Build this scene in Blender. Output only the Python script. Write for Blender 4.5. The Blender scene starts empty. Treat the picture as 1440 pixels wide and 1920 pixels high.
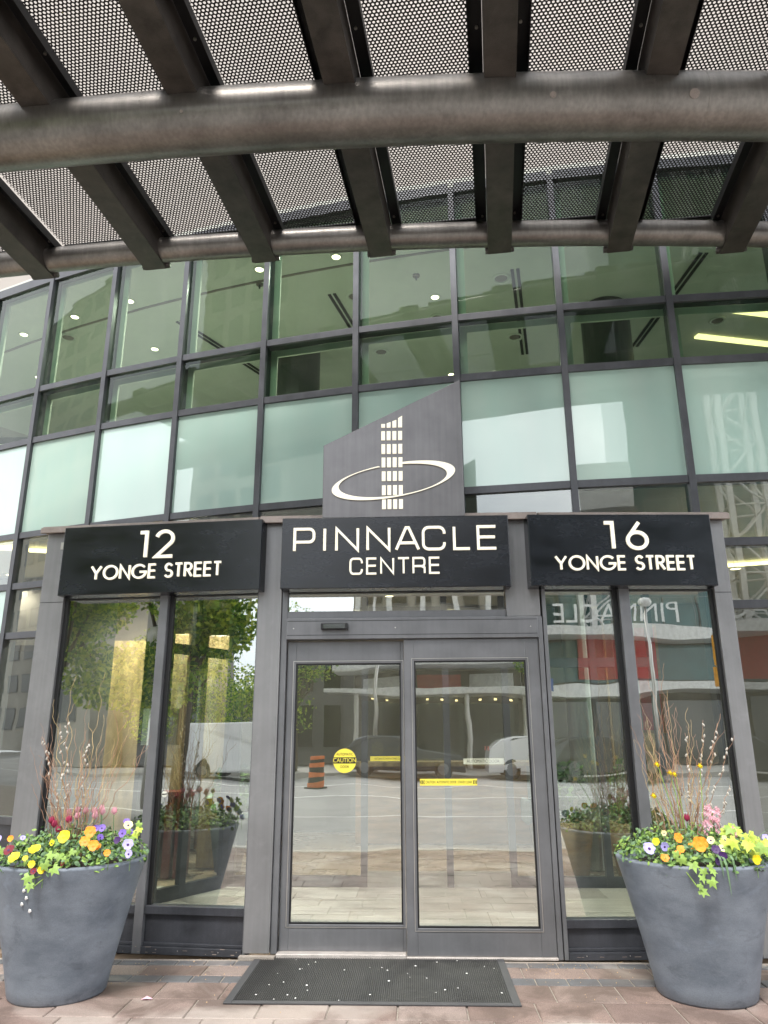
import bpy, bmesh, math, random
from mathutils import Vector, Matrix
random.seed(7)
PI = math.pi
sc = bpy.context.scene
col = sc.collection

# ------------------------------------------------------------------ camera, world, sun, exposure
cam_d = bpy.data.cameras.new('camera'); cam = bpy.data.objects.new('camera', cam_d); col.objects.link(cam)
cam_d.sensor_fit = 'HORIZONTAL'; cam_d.sensor_width = 36; cam_d.lens = 35.0
cam_d.clip_start = 0.05; cam_d.clip_end = 600
cam.matrix_world = Matrix(((0.9991366, 0.01570834, 0.03846176, 0.0),
                           (0.04134522, -0.28507088, -0.95761431, 0.0),
                           (-0.0040782, 0.95837771, -0.28547421, 1.5),
                           (0, 0, 0, 1)))
sc.camera = cam

SUN_EL, SUN_AZ = math.radians(58), math.radians(200)      # azimuth clockwise from +Y
world = bpy.data.worlds.new('World'); sc.world = world; world.use_nodes = True
wn, wl = world.node_tree.nodes, world.node_tree.links
wn.clear()
wo = wn.new('ShaderNodeOutputWorld'); bg = wn.new('ShaderNodeBackground')
sky = wn.new('ShaderNodeTexSky'); sky.sky_type = 'NISHITA'; sky.sun_disc = False
sky.sun_elevation = SUN_EL; sky.sun_rotation = SUN_AZ; sky.air_density = 1.0; sky.dust_density = 3.0
tc = wn.new('ShaderNodeTexCoord'); mp = wn.new('ShaderNodeMapping'); mp.inputs['Scale'].default_value = (1, 1, 2.2)
nz = wn.new('ShaderNodeTexNoise'); nz.inputs['Scale'].default_value = 2.1; nz.inputs['Detail'].default_value = 7
nz.inputs['Roughness'].default_value = 0.55
rp = wn.new('ShaderNodeValToRGB')
rp.color_ramp.elements[0].position = 0.30; rp.color_ramp.elements[0].color = (4.6, 5.1, 5.6, 1)
rp.color_ramp.elements[1].position = 0.72; rp.color_ramp.elements[1].color = (12.4, 12.4, 12.3, 1)
mx = wn.new('ShaderNodeMix'); mx.data_type = 'RGBA'; mx.inputs['Factor'].default_value = 0.85
wl.new(tc.outputs['Generated'], mp.inputs['Vector']); wl.new(mp.outputs['Vector'], nz.inputs['Vector'])
wl.new(nz.outputs['Fac'], rp.inputs['Fac'])
wl.new(sky.outputs['Color'], mx.inputs['A']); wl.new(rp.outputs['Color'], mx.inputs['B'])
wl.new(mx.outputs['Result'], bg.inputs['Color']); bg.inputs['Strength'].default_value = 0.10
wl.new(bg.outputs['Background'], wo.inputs['Surface'])

sun_d = bpy.data.lights.new('sun', 'SUN'); sun_d.energy = 1.0; sun_d.angle = math.radians(14); sun_d.color = (1.0, 0.96, 0.9)
sun = bpy.data.objects.new('sun', sun_d); col.objects.link(sun)
sd = Vector((math.sin(SUN_AZ)*math.cos(SUN_EL), math.cos(SUN_AZ)*math.cos(SUN_EL), math.sin(SUN_EL)))
sun.rotation_euler = sd.to_track_quat('Z', 'Y').to_euler()

sc.render.engine = 'CYCLES'
sc.view_settings.view_transform = 'Standard'; sc.view_settings.look = 'None'
sc.view_settings.exposure = 2.0; sc.view_settings.gamma = 1.0
sc.view_settings.use_curve_mapping = False
sc.cycles.max_bounces = 10; sc.cycles.transparent_max_bounces = 24; sc.cycles.glossy_bounces = 5
sc.cycles.diffuse_bounces = 4; sc.cycles.caustics_reflective = False; sc.cycles.sample_clamp_indirect = 6
sc.render.resolution_x = 768; sc.render.resolution_y = 1024

# ------------------------------------------------------------------ materials
def mat(name, c, rough=0.6, metal=0.0, var=0.12, scale=6.0, bump=0.0, bscale=60, stretch=(1, 1, 1), tint=None,
        speck=0.0, streak=0.0, spec=0.5, emit=None, coat=0.0, stain=0.0, smudge=0.0):
    m = bpy.data.materials.new(name); m.use_nodes = True
    n, l = m.node_tree.nodes, m.node_tree.links
    b = n['Principled BSDF']
    b.inputs['Roughness'].default_value = rough; b.inputs['Metallic'].default_value = metal
    b.inputs['Specular IOR Level'].default_value = spec
    b.inputs['Coat Weight'].default_value = coat
    g = n.new('ShaderNodeNewGeometry'); mpn = n.new('ShaderNodeMapping'); mpn.inputs['Scale'].default_value = stretch
    l.new(g.outputs['Position'], mpn.inputs['Vector'])
    t = n.new('ShaderNodeTexNoise'); t.inputs['Scale'].default_value = scale; t.inputs['Detail'].default_value = 6
    t.inputs['Roughness'].default_value = 0.6
    l.new(mpn.outputs['Vector'], t.inputs['Vector'])
    r = n.new('ShaderNodeValToRGB')
    lo = [max(0, x*(1-var*1.6)) for x in c]; hi = [min(1, x*(1+var*1.6)) for x in c]
    if tint: hi = list(tint)
    r.color_ramp.elements[0].position = 0.28; r.color_ramp.elements[0].color = (*lo, 1)
    r.color_ramp.elements[1].position = 0.72; r.color_ramp.elements[1].color = (*hi, 1)
    l.new(t.outputs['Fac'], r.inputs['Fac'])
    out = r.outputs['Color']
    def mult(src, fac_out, amount):
        k = n.new('ShaderNodeMapRange'); k.inputs['From Min'].default_value = 0.35; k.inputs['From Max'].default_value = 0.65
        k.inputs['To Min'].default_value = 1-amount; k.inputs['To Max'].default_value = 1+amount*0.6
        l.new(fac_out, k.inputs['Value'])
        mm = n.new('ShaderNodeVectorMath'); mm.operation = 'SCALE'
        l.new(src, mm.inputs[0]); l.new(k.outputs['Result'], mm.inputs['Scale'])
        return mm.outputs['Vector']
    if speck:
        s = n.new('ShaderNodeTexNoise'); s.inputs['Scale'].default_value = 170; s.inputs['Detail'].default_value = 2
        l.new(g.outputs['Position'], s.inputs['Vector']); out = mult(out, s.outputs['Fac'], speck)
    if streak:
        m2 = n.new('ShaderNodeMapping'); m2.inputs['Scale'].default_value = (38, 38, 1.1)
        s = n.new('ShaderNodeTexNoise'); s.inputs['Scale'].default_value = 1.0; s.inputs['Detail'].default_value = 4
        l.new(g.outputs['Position'], m2.inputs['Vector']); l.new(m2.outputs['Vector'], s.inputs['Vector'])
        out = mult(out, s.outputs['Fac'], streak)
    if smudge:
        s3 = n.new('ShaderNodeTexNoise'); s3.inputs['Scale'].default_value = 4.2; s3.inputs['Detail'].default_value = 9; s3.inputs['Roughness'].default_value = 0.68; s3.inputs['Distortion'].default_value = 0.4
        l.new(mpn.outputs['Vector'], s3.inputs['Vector'])
        for (f0, f1, cc, am) in ((0.57, 0.68, [x*0.35 for x in c], smudge), (0.43, 0.33, [min(1, x*1.9+0.03) for x in c], smudge*0.6)):
            k3 = n.new('ShaderNodeMapRange'); k3.inputs['From Min'].default_value = f0; k3.inputs['From Max'].default_value = f1; k3.inputs['To Max'].default_value = am; l.new(s3.outputs['Fac'], k3.inputs['Value'])
            x3 = n.new('ShaderNodeMix'); x3.data_type = 'RGBA'; x3.inputs['B'].default_value = (*cc, 1); l.new(k3.outputs['Result'], x3.inputs['Factor']); l.new(out, x3.inputs['A']); out = x3.outputs['Result']
    if stain:
        s1 = n.new('ShaderNodeTexNoise'); s1.inputs['Scale'].default_value = 2.3; s1.inputs['Detail'].default_value = 9; s1.inputs['Roughness'].default_value = 0.65; s1.inputs['Distortion'].default_value = 0.6
        l.new(g.outputs['Position'], s1.inputs['Vector'])
        k1 = n.new('ShaderNodeMapRange'); k1.inputs['From Min'].default_value = 0.46; k1.inputs['From Max'].default_value = 0.58
        k1.inputs['To Min'].default_value = 0.0; k1.inputs['To Max'].default_value = stain; l.new(s1.outputs['Fac'], k1.inputs['Value'])
        x1 = n.new('ShaderNodeMix'); x1.data_type = 'RGBA'; x1.inputs['B'].default_value = (0.09, 0.062, 0.05, 1)
        l.new(k1.outputs['Result'], x1.inputs['Factor']); l.new(out, x1.inputs['A']); out = x1.outputs['Result']
        s2 = n.new('ShaderNodeTexNoise'); s2.inputs['Scale'].default_value = 1.4; s2.inputs['Detail'].default_value = 8; s2.inputs['Distortion'].default_value = 0.8
        mp2 = n.new('ShaderNodeMapping'); mp2.inputs['Location'].default_value = (7, 3, 1); l.new(g.outputs['Position'], mp2.inputs['Vector']); l.new(mp2.outputs['Vector'], s2.inputs['Vector'])
        k2 = n.new('ShaderNodeMapRange'); k2.inputs['From Min'].default_value = 0.5; k2.inputs['From Max'].default_value = 0.66; k2.inputs['To Max'].default_value = 0.55; l.new(s2.outputs['Fac'], k2.inputs['Value'])
        x2 = n.new('ShaderNodeMix'); x2.data_type = 'RGBA'; x2.inputs['B'].default_value = (0.44, 0.39, 0.35, 1)
        l.new(k2.outputs['Result'], x2.inputs['Factor']); l.new(out, x2.inputs['A']); out = x2.outputs['Result']
    l.new(out, b.inputs['Base Color'])
    if bump:
        t2 = n.new('ShaderNodeTexNoise'); t2.inputs['Scale'].default_value = bscale; t2.inputs['Detail'].default_value = 5
        l.new(mpn.outputs['Vector'], t2.inputs['Vector'])
        bp = n.new('ShaderNodeBump'); bp.inputs['Strength'].default_value = bump; bp.inputs['Distance'].default_value = 0.01
        l.new(t2.outputs['Fac'], bp.inputs['Height']); l.new(bp.outputs['Normal'], b.inputs['Normal'])
    # roughness variation
    rr = n.new('ShaderNodeMapRange'); rr.inputs['To Min'].default_value = max(0.02, rough*0.75); rr.inputs['To Max'].default_value = min(1, rough*1.25)
    l.new(t.outputs['Fac'], rr.inputs['Value']); l.new(rr.outputs['Result'], b.inputs['Roughness'])
    if emit:
        b.inputs['Emission Color'].default_value = (*emit[0], 1); b.inputs['Emission Strength'].default_value = emit[1]
    return m

def lamp_mat(name, c, s):
    m = bpy.data.materials.new(name); m.use_nodes = True
    n, l = m.node_tree.nodes, m.node_tree.links; n.clear()
    e = n.new('ShaderNodeEmission'); e.inputs['Color'].default_value = (*c, 1); e.inputs['Strength'].default_value = s
    o = n.new('ShaderNodeOutputMaterial'); l.new(e.outputs[0], o.inputs['Surface']); return m

def glass(name, tint, r0, wave=1.0, opaque=None, dirt=0.03):
    m = bpy.data.materials.new(name); m.use_nodes = True
    n, l = m.node_tree.nodes, m.node_tree.links; n.clear()
    o = n.new('ShaderNodeOutputMaterial')
    g = n.new('ShaderNodeNewGeometry')
    lw = n.new('ShaderNodeLayerWeight'); lw.inputs['Blend'].default_value = 0.5
    pw = n.new('ShaderNodeMath'); pw.operation = 'POWER'; pw.inputs[1].default_value = 5
    l.new(lw.outputs['Facing'], pw.inputs[0])
    mr = n.new('ShaderNodeMapRange'); mr.inputs['To Min'].default_value = r0; mr.inputs['To Max'].default_value = 1.0
    l.new(pw.outputs[0], mr.inputs['Value'])
    inv = n.new('ShaderNodeMath'); inv.operation = 'SUBTRACT'; inv.inputs[0].default_value = 1.0
    l.new(g.outputs['Backfacing'], inv.inputs[1])
    mu = n.new('ShaderNodeMath'); mu.operation = 'MULTIPLY'
    l.new(mr.outputs['Result'], mu.inputs[0]); l.new(inv.outputs[0], mu.inputs[1])
    gl = n.new('ShaderNodeBsdfGlossy'); gl.inputs['Roughness'].default_value = 0.0
    gl.inputs['Color'].default_value = (0.96, 1.0, 0.98, 1)
    mp_ = n.new('ShaderNodeMapping'); mp_.inputs['Scale'].default_value = (0.9, 0.9, 2.6)
    nt = n.new('ShaderNodeTexNoise'); nt.inputs['Scale'].default_value = 0.9; nt.inputs['Detail'].default_value = 1.5
    bp = n.new('ShaderNodeBump'); bp.inputs['Strength'].default_value = 1.0; bp.inputs['Distance'].default_value = 0.0045*wave
    l.new(g.outputs['Position'], mp_.inputs['Vector']); l.new(mp_.outputs['Vector'], nt.inputs['Vector'])
    l.new(nt.outputs['Fac'], bp.inputs['Height']); l.new(bp.outputs['Normal'], gl.inputs['Normal'])
    if opaque:
        tr = n.new('ShaderNodeBsdfDiffuse'); tr.inputs['Color'].default_value = (*opaque, 1)
        body = tr.outputs[0]
    else:
        tr = n.new('ShaderNodeBsdfTransparent'); tr.inputs['Color'].default_value = (*tint, 1)
        body = tr.outputs[0]
    # thin film of street dust, uneven
    if dirt:
        dn = n.new('ShaderNodeTexNoise'); dn.inputs['Scale'].default_value = 3.5; dn.inputs['Detail'].default_value = 8
        dm = n.new('ShaderNodeMapping'); dm.inputs['Scale'].default_value = (1.0, 1.0, 0.25)
        l.new(g.outputs['Position'], dm.inputs['Vector']); l.new(dm.outputs['Vector'], dn.inputs['Vector'])
        dr = n.new('ShaderNodeMapRange'); dr.inputs['From Min'].default_value = 0.4; dr.inputs['From Max'].default_value = 0.8
        dr.inputs['To Min'].default_value = 0.0; dr.inputs['To Max'].default_value = dirt*2.5
        l.new(dn.outputs['Fac'], dr.inputs['Value'])
        dd = n.new('ShaderNodeBsdfDiffuse'); dd.inputs['Color'].default_value = (0.55, 0.53, 0.5, 1)
        dx = n.new('ShaderNodeMixShader'); l.new(dr.outputs['Result'], dx.inputs['Fac'])
        l.new(body, dx.inputs[1]); l.new(dd.outputs[0], dx.inputs[2]); body = dx.outputs[0]
    ms = n.new('ShaderNodeMixShader'); l.new(mu.outputs[0], ms.inputs['Fac'])
    l.new(body, ms.inputs[1]); l.new(gl.outputs[0], ms.inputs[2])
    l.new(ms.outputs[0], o.inputs['Surface'])
    return m

M = {}
M['bronze'] = mat('bronze_paint', (0.19, 0.172, 0.158), 0.36, 0.7, 0.16, 2.5, 0.03, 90, streak=0.12, tint=(0.27, 0.25, 0.23), smudge=0.3)
M['beam'] = mat('beam_paint', (0.046, 0.038, 0.033), 0.46, 0.25, 0.22, 5, 0.08, 80, tint=(0.085, 0.072, 0.063), speck=0.15, smudge=0.45)
M['black_steel'] = mat('black_steel', (0.012, 0.011, 0.012), 0.5, 0.2, 0.2, 8)
M['mesh'] = mat('perforated_steel', (0.014, 0.013, 0.014), 0.55, 0.3, 0.2, 8)
M['bolt'] = mat('bolt_steel', (0.4, 0.38, 0.34), 0.35, 0.9)
M['mullion'] = mat('mullion_aluminium', (0.075, 0.077, 0.086), 0.38, 0.3, 0.12, 5, 0.02, 120, streak=0.05)
M['pier'] = mat('anodised_panel', (0.225, 0.225, 0.23), 0.42, 0.35, 0.09, 2.2, 0.02, 100, streak=0.05, smudge=0.16)
M['door'] = mat('door_aluminium', (0.165, 0.168, 0.178), 0.42, 0.35, 0.1, 3, 0.015, 100, streak=0.04, smudge=0.14)
M['base'] = mat('base_aluminium', (0.055, 0.058, 0.068), 0.36, 0.35, 0.2, 4, 0.02, 80, streak=0.06, speck=0.1, smudge=0.3)
M['gasket'] = mat('gasket_rubber', (0.008, 0.008, 0.009), 0.5)
M['sign'] = mat('sign_board', (0.006, 0.0075, 0.011), 0.26, 0.1, 0.35, 2.4, 0.02, 40, stretch=(1, 1, 2.5), tint=(0.016, 0.019, 0.026))
M['logo_sign'] = mat('logo_board', (0.15, 0.145, 0.148), 0.34, 0.65, 0.16, 2.0, 0.01, 50, streak=0.07)
M['letter'] = mat('lit_letter', (0.84, 0.79, 0.66), 0.4, emit=((1.0, 0.92, 0.72), 0.12), var=0.02)
M['coping'] = mat('coping_metal', (0.30, 0.25, 0.225), 0.45, 0.3, 0.15, 7, 0.03, 60, speck=0.1)
M['alu'] = mat('threshold_aluminium', (0.62, 0.57, 0.53), 0.4, 0.4, 0.1, 10, 0.04, 60, speck=0.15)
M['glass_clear'] = glass('clear_glass', (0.90, 0.94, 0.92), 0.36, 0.5, dirt=0.02)
M['glass_green'] = glass('green_glass', (0.61, 0.71, 0.63), 0.04, 0.5, dirt=0.012)
M['glass_low'] = glass('low_facade_glass', (0.86, 0.92, 0.87), 0.17, 0.35, dirt=0.015)
M['glass_side'] = glass('side_glass', (0.84, 0.90, 0.85), 0.37, 0.45, dirt=0.02)
M['glass_inner'] = glass('inner_glass', (0.92, 0.95, 0.93), 0.07, 0.3, dirt=0)
M['spandrel'] = glass('spandrel_glass', (1, 1, 1), 0.115, 0.22, opaque=(0.36, 0.50, 0.44), dirt=0.06)
M['spandrel_edge'] = mat('spandrel_border', (0.2, 0.3, 0.26), 0.3)
M['pot'] = mat('planter_resin', (0.118, 0.145, 0.185), 0.5, 0.0, 0.16, 3.0, 0.08, 50, stretch=(1.0, 1.0, 2.0), tint=(0.215, 0.245, 0.285), speck=0.08, smudge=0.45)
M['soil'] = mat('soil', (0.03, 0.02, 0.013), 0.95, bump=0.6, bscale=60)
M['twig'] = mat('willow_bark', (0.34, 0.17, 0.11), 0.55, var=0.3, scale=9, tint=(0.56, 0.34, 0.22))
M['twig2'] = mat('yellow_willow_bark', (0.46, 0.34, 0.17), 0.55, var=0.3, scale=14)
M['catkin'] = mat('catkin_fluff', (0.46, 0.43, 0.38), 0.9)
for nm, c in dict(leaf_dark=(0.045, 0.10, 0.028), leaf_mid=(0.14, 0.25, 0.06), leaf_grey=(0.13, 0.22, 0.11), leaf_lime=(0.42, 0.52, 0.07),
                  leaf_ivy=(0.22, 0.34, 0.07), pansy_yellow=(0.85, 0.62, 0.02), pansy_orange=(0.85, 0.28, 0.02), pansy_violet=(0.20, 0.12, 0.5),
                  pansy_lilac=(0.42, 0.38, 0.75), pansy_maroon=(0.16, 0.008, 0.02), pansy_dark=(0.05, 0.015, 0.10), pansy_cream=(0.8, 0.72, 0.35), tulip_pink=(0.75, 0.38, 0.45),
                  tulip_red=(0.4, 0.04, 0.10), hyacinth=(0.78, 0.42, 0.50), daffodil=(0.72, 0.45, 0.04), dry_leaf=(0.5, 0.33, 0.17)).items():
    M[nm] = mat(nm, c, 0.5, var=0.16, scale=22, spec=0.35)
PINKS = []
for i, c in enumerate(((0.225, 0.160, 0.137), (0.255, 0.19, 0.166), (0.20, 0.142, 0.122), (0.275, 0.215, 0.19))):
    PINKS.append(mat('pink_paver_%s' % 'abcd'[i], c, 0.8, var=0.13, scale=2.6, bump=0.25, bscale=150, speck=0.3, tint=[x*1.12 for x in c], stain=0.65))
M['grey_paver'] = mat('grey_paver', (0.12, 0.122, 0.13), 0.75, var=0.15, scale=4, bump=0.2, bscale=150, speck=0.2, stain=0.3)
M['joint'] = mat('joint_sand', (0.33, 0.29, 0.25), 0.95, bump=0.3, bscale=200, speck=0.3)
M['asphalt'] = mat('asphalt', (0.33, 0.325, 0.315), 0.85, var=0.12, scale=0.8, bump=0.2, bscale=90)
M['concrete'] = mat('concrete', (0.42, 0.40, 0.37), 0.85, var=0.12, scale=1.2, bump=0.1, bscale=60)
M['roadpaint'] = mat('road_paint', (0.75, 0.75, 0.72), 0.7)
M['rubber'] = mat('mat_rubber', (0.012, 0.012, 0.013), 0.6, var=0.3, scale=9)
M['rib'] = mat('mat_rib', (0.038, 0.037, 0.036), 0.55, var=0.35, scale=11)
M['mat_edge'] = mat('mat_border', (0.055, 0.055, 0.058), 0.6)
M['tile'] = mat('floor_tile', (0.42, 0.39, 0.36), 0.32, var=0.14, scale=2.2, stretch=(0.5, 7, 1), tint=(0.56, 0.53, 0.49))
M['tile2'] = mat('floor_tile_dark', (0.33, 0.30, 0.275), 0.32, var=0.16, scale=2.2, stretch=(0.5, 7, 1))
M['lobby_floor'] = mat('lobby_floor', (0.27, 0.20, 0.14), 0.28, var=0.12, scale=2)
M['matwell'] = mat('entrance_mat_carpet', (0.10, 0.085, 0.075), 0.9, var=0.2, scale=30)
M['ceiling'] = mat('ceiling_plaster', (0.55, 0.55, 0.50), 0.8, var=0.03)
M['bulkhead'] = mat('bulkhead_paint', (0.16, 0.13, 0.11), 0.7, var=0.06)
M['wall_warm'] = mat('lobby_wall', (0.15, 0.135, 0.115), 0.7, var=0.08, scale=1)
M['wall_dark'] = mat('dark_lobby_wall', (0.07, 0.08, 0.07), 0.6, var=0.2, scale=1)
M['stone'] = mat('travertine', (0.40, 0.28, 0.13), 0.35, var=0.35, scale=3.0, stretch=(3, 3, 0.9), tint=(0.50, 0.36, 0.19))
M['steel'] = mat('brushed_steel', (0.55, 0.53, 0.5), 0.3, 0.85, 0.08, 2)
M['dark_col'] = mat('dark_column', (0.045, 0.05, 0.045), 0.4, 0.2)
M['white'] = mat('white_paint', (0.72, 0.72, 0.70), 0.4, coat=0.3)
M['cream'] = mat('cream_concrete', (0.36, 0.325, 0.30), 0.85, var=0.05, scale=0.5)
M['shop'] = mat('brown_cladding', (0.10, 0.085, 0.07), 0.6, var=0.3, scale=0.5)
M['beige'] = mat('beige_stone', (0.34, 0.32, 0.28), 0.8, var=0.08, scale=0.6)
M['greywall'] = mat('grey_cladding', (0.16, 0.16, 0.16), 0.7, var=0.1, scale=0.5)
M['teal'] = mat('teal_glass', (0.03, 0.085, 0.085), 0.12, 0.3, 0.3, 0.6, spec=0.8)
M['darkglass'] = mat('dark_window', (0.012, 0.015, 0.017), 0.1, 0.0, spec=0.8)
M['red'] = mat('red_banner', (0.45, 0.045, 0.04), 0.5)
M['dark_red'] = mat('dark_red_lacquer', (0.13, 0.012, 0.01), 0.3)
M['blue'] = mat('blue_sign', (0.03, 0.09, 0.35), 0.5)
M['amber'] = mat('amber_housing', (0.65, 0.30, 0.03), 0.5)
M['orange'] = mat('barrel_orange', (0.70, 0.17, 0.03), 0.5)
M['tyre'] = mat('tyre_rubber', (0.015, 0.015, 0.015), 0.8)
M['carwhite'] = mat('white_car_paint', (0.72, 0.72, 0.72), 0.2, coat=0.6, var=0.01)
M['cardark'] = mat('dark_car_paint', (0.035, 0.04, 0.045), 0.18, coat=0.6, var=0.01)
M['bark'] = mat('tree_bark', (0.09, 0.07, 0.05), 0.9, bump=0.5, bscale=20)
def leafmat(name, c, tr=0.45):
    m = mat(name, c, 0.55, var=0.22, scale=3); n, l = m.node_tree.nodes, m.node_tree.links
    b = n['Principled BSDF']; o = n['Material Output']; t = n.new('ShaderNodeBsdfTranslucent'); t.inputs['Color'].default_value = (min(1, c[0]*1.5), min(1, c[1]*1.5), c[2]*0.8, 1)
    x = n.new('ShaderNodeMixShader'); x.inputs['Fac'].default_value = tr; l.new(b.outputs[0], x.inputs[1]); l.new(t.outputs[0], x.inputs[2]); l.new(x.outputs[0], o.inputs['Surface']); return m
for i, c in enumerate(((0.06, 0.15, 0.02), (0.18, 0.30, 0.035), (0.36, 0.43, 0.07))):
    M['foliage%d' % i] = leafmat('foliage_%s' % ('dark', 'mid', 'light')[i], c)
M['sticker'] = mat('yellow_sticker', (0.85, 0.72, 0.08), 0.5, var=0.02)
M['sticker_b'] = mat('black_print', (0.01, 0.01, 0.01), 0.5)
M['paper'] = mat('paper', (0.7, 0.7, 0.62), 0.6)
M['chair'] = mat('grey_upholstery', (0.22, 0.26, 0.27), 0.8)
M['wood'] = mat('oak', (0.30, 0.17, 0.08), 0.5, var=0.2, scale=3, stretch=(1, 1, 6))
M['lamp'] = lamp_mat('lit_lamp', (1.0, 0.86, 0.55), 4.0)
M['striplamp'] = lamp_mat('lit_strip', (1.0, 0.80, 0.36), 1.1)
M['interlamp'] = lamp_mat('lit_downlight', (1.0, 0.80, 0.45), 2.0)

# ------------------------------------------------------------------ mesh builder
class MB:
    def __init__(s): s.v = []; s.f = []; s.mi = []; s.cur = 0; s.sm = False; s.smf = []
    def add(s, vs, fs):
        o = len(s.v); s.v += [tuple(p) for p in vs]
        for f in fs: s.f.append(tuple(i+o for i in f)); s.mi.append(s.cur); s.smf.append(s.sm)
        return s
    def box(s, x0, x1, y0, y1, z0, z1, fn=None):
        vs = [(x, y, z) for z in (z0, z1) for y in (y0, y1) for x in (x0, x1)]
        if fn: vs = [fn(*p) for p in vs]
        return s.add(vs, [(0, 2, 3, 1), (4, 5, 7, 6), (0, 1, 5, 4), (2, 6, 7, 3), (0, 4, 6, 2), (1, 3, 7, 5)])
    def prism(s, pts, y0, y1, fn=None):            # polygon in (x,z) CCW seen from -y, extruded in y
        n = len(pts)
        vs = [(p[0], y0, p[1]) for p in pts] + [(p[0], y1, p[1]) for p in pts]
        if fn: vs = [fn(*p) for p in vs]
        fs = [tuple(range(n)), tuple(range(2*n-1, n-1, -1))] + [((i+1) % n, i, n+i, n+(i+1) % n) for i in range(n)]
        return s.add(vs, fs)
    def tube(s, path, r, seg=8, caps=True):
        path = [Vector(p) for p in path]; n = len(path)
        rs = r if isinstance(r, (list, tuple)) else [r]*n
        up = Vector((0.13, 0.2, 1)).normalized(); rings = []
        prev = None
        for i, p in enumerate(path):
            d = (path[min(i+1, n-1)]-path[max(i-1, 0)]).normalized()
            if prev is None:
                a = d.cross(up)
                if a.length < 0.1: a = d.cross(Vector((1, 0.1, 0)))
                a.normalize()
            else:
                a = (prev - d*prev.dot(d)).normalized()
            prev = a; b = d.cross(a)
            rings.append([p+(a*math.cos(t)+b*math.sin(t))*rs[i] for t in [2*PI*k/seg for k in range(seg)]])
        vs = [q for rg in rings for q in rg]; fs = []
        for i in range(n-1):
            for k in range(seg):
                k2 = (k+1) % seg; fs.append((i*seg+k, i*seg+k2, (i+1)*seg+k2, (i+1)*seg+k))
        if caps: fs += [tuple(range(seg-1, -1, -1)), tuple((n-1)*seg+k for k in range(seg))]
        return s.add(vs, fs)
    def lathe(s, prof, cx, cy, seg=48, cz=0):
        n = len(prof)
        vs = [(cx+r*math.cos(2*PI*k/seg), cy+r*math.sin(2*PI*k/seg), cz+z) for r, z in prof for k in range(seg)]
        fs = []
        for i in range(n-1):
            for k in range(seg):
                k2 = (k+1) % seg; fs.append((i*seg+k, i*seg+k2, (i+1)*seg+k2, (i+1)*seg+k))
        return s.add(vs, fs)
    def cyl(s, x, y, z0, z1, r, seg=16):
        s.tube([(x, y, z0), (x, y, z1)], r, seg); return s
    def build(s, name, mats, parent=None, smooth=None, bevel=0, data=None):
        if data is None:
            me = bpy.data.meshes.new(name); me.from_pydata(s.v, [], s.f)
            ms = mats if isinstance(mats, (list, tuple)) else [mats]
            for m in ms: me.materials.append(m)
            for i, p in enumerate(me.polygons):
                p.material_index = s.mi[i]; p.use_smooth = s.smf[i] if smooth is None else smooth
            me.update()
        else: me = data
        o = bpy.data.objects.new(name, me); col.objects.link(o)
        if parent:
            o.parent = parent
            off = Vector((0, 0, 0)); q = parent
            while q: off += q.location; q = q.parent
            o.location = -off
        if bevel:
            bm = o.modifiers.new('bevel', 'BEVEL'); bm.width = bevel; bm.segments = 2; bm.limit_method = 'ANGLE'
        return o

def tag(o, label=None, cat=None, group=None, kind=None):
    if label: o['label'] = label
    if cat: o['category'] = cat
    if group: o['group'] = group
    if kind: o['kind'] = kind
    return o
def thing(name, label, cat, loc=(0, 0, 0), group=None, rz=0):
    o = bpy.data.objects.new(name, None); col.objects.link(o); o.location = loc; o.rotation_euler.z = rz
    o.empty_display_size = 0.1
    return tag(o, label, cat, group)
def struct(o): o['kind'] = 'structure'; return o
def copy_tree(o, parent=None):
    c = o.copy(); col.objects.link(c); c.parent = parent
    for ch in list(o.children): copy_tree(ch, c)
    return c
def box(name, m, b, parent=None, bevel=0, fn=None):
    return MB().box(*b, fn=fn).build(name, m, parent, bevel=bevel)

# ------------------------------------------------------------------ ground
struct(box('ground', M['concrete'], (-90, 90, -120, 80, -0.6, -0.17)))
struct(box('road', M['asphalt'], (-70, 70, -18.2, 0.75, -0.17, -0.13)))
for yc, w in ((-4.9, 0.13), (-9.6, 0.13), (-13.6, 0.12)):
    struct(box('lane_marking', M['roadpaint'], (-70, 70, yc-w/2, yc+w/2, -0.13, -0.126)))
struct(box('kerb', M['concrete'], (-70, 70, 0.75, 0.93, -0.3, 0.0), bevel=0.012))
struct(box('far_kerb', M['concrete'], (-70, 70, -18.4, -18.2, -0.3, 0.0)))
struct(box('far_pavement', M['concrete'], (-70, 70, -24, -18.4, -0.3, -0.01)))
pave = struct(MB().box(-40, 40, 0.93, 5.86, -0.17, -0.008).build('pavement', M['joint']))
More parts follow.
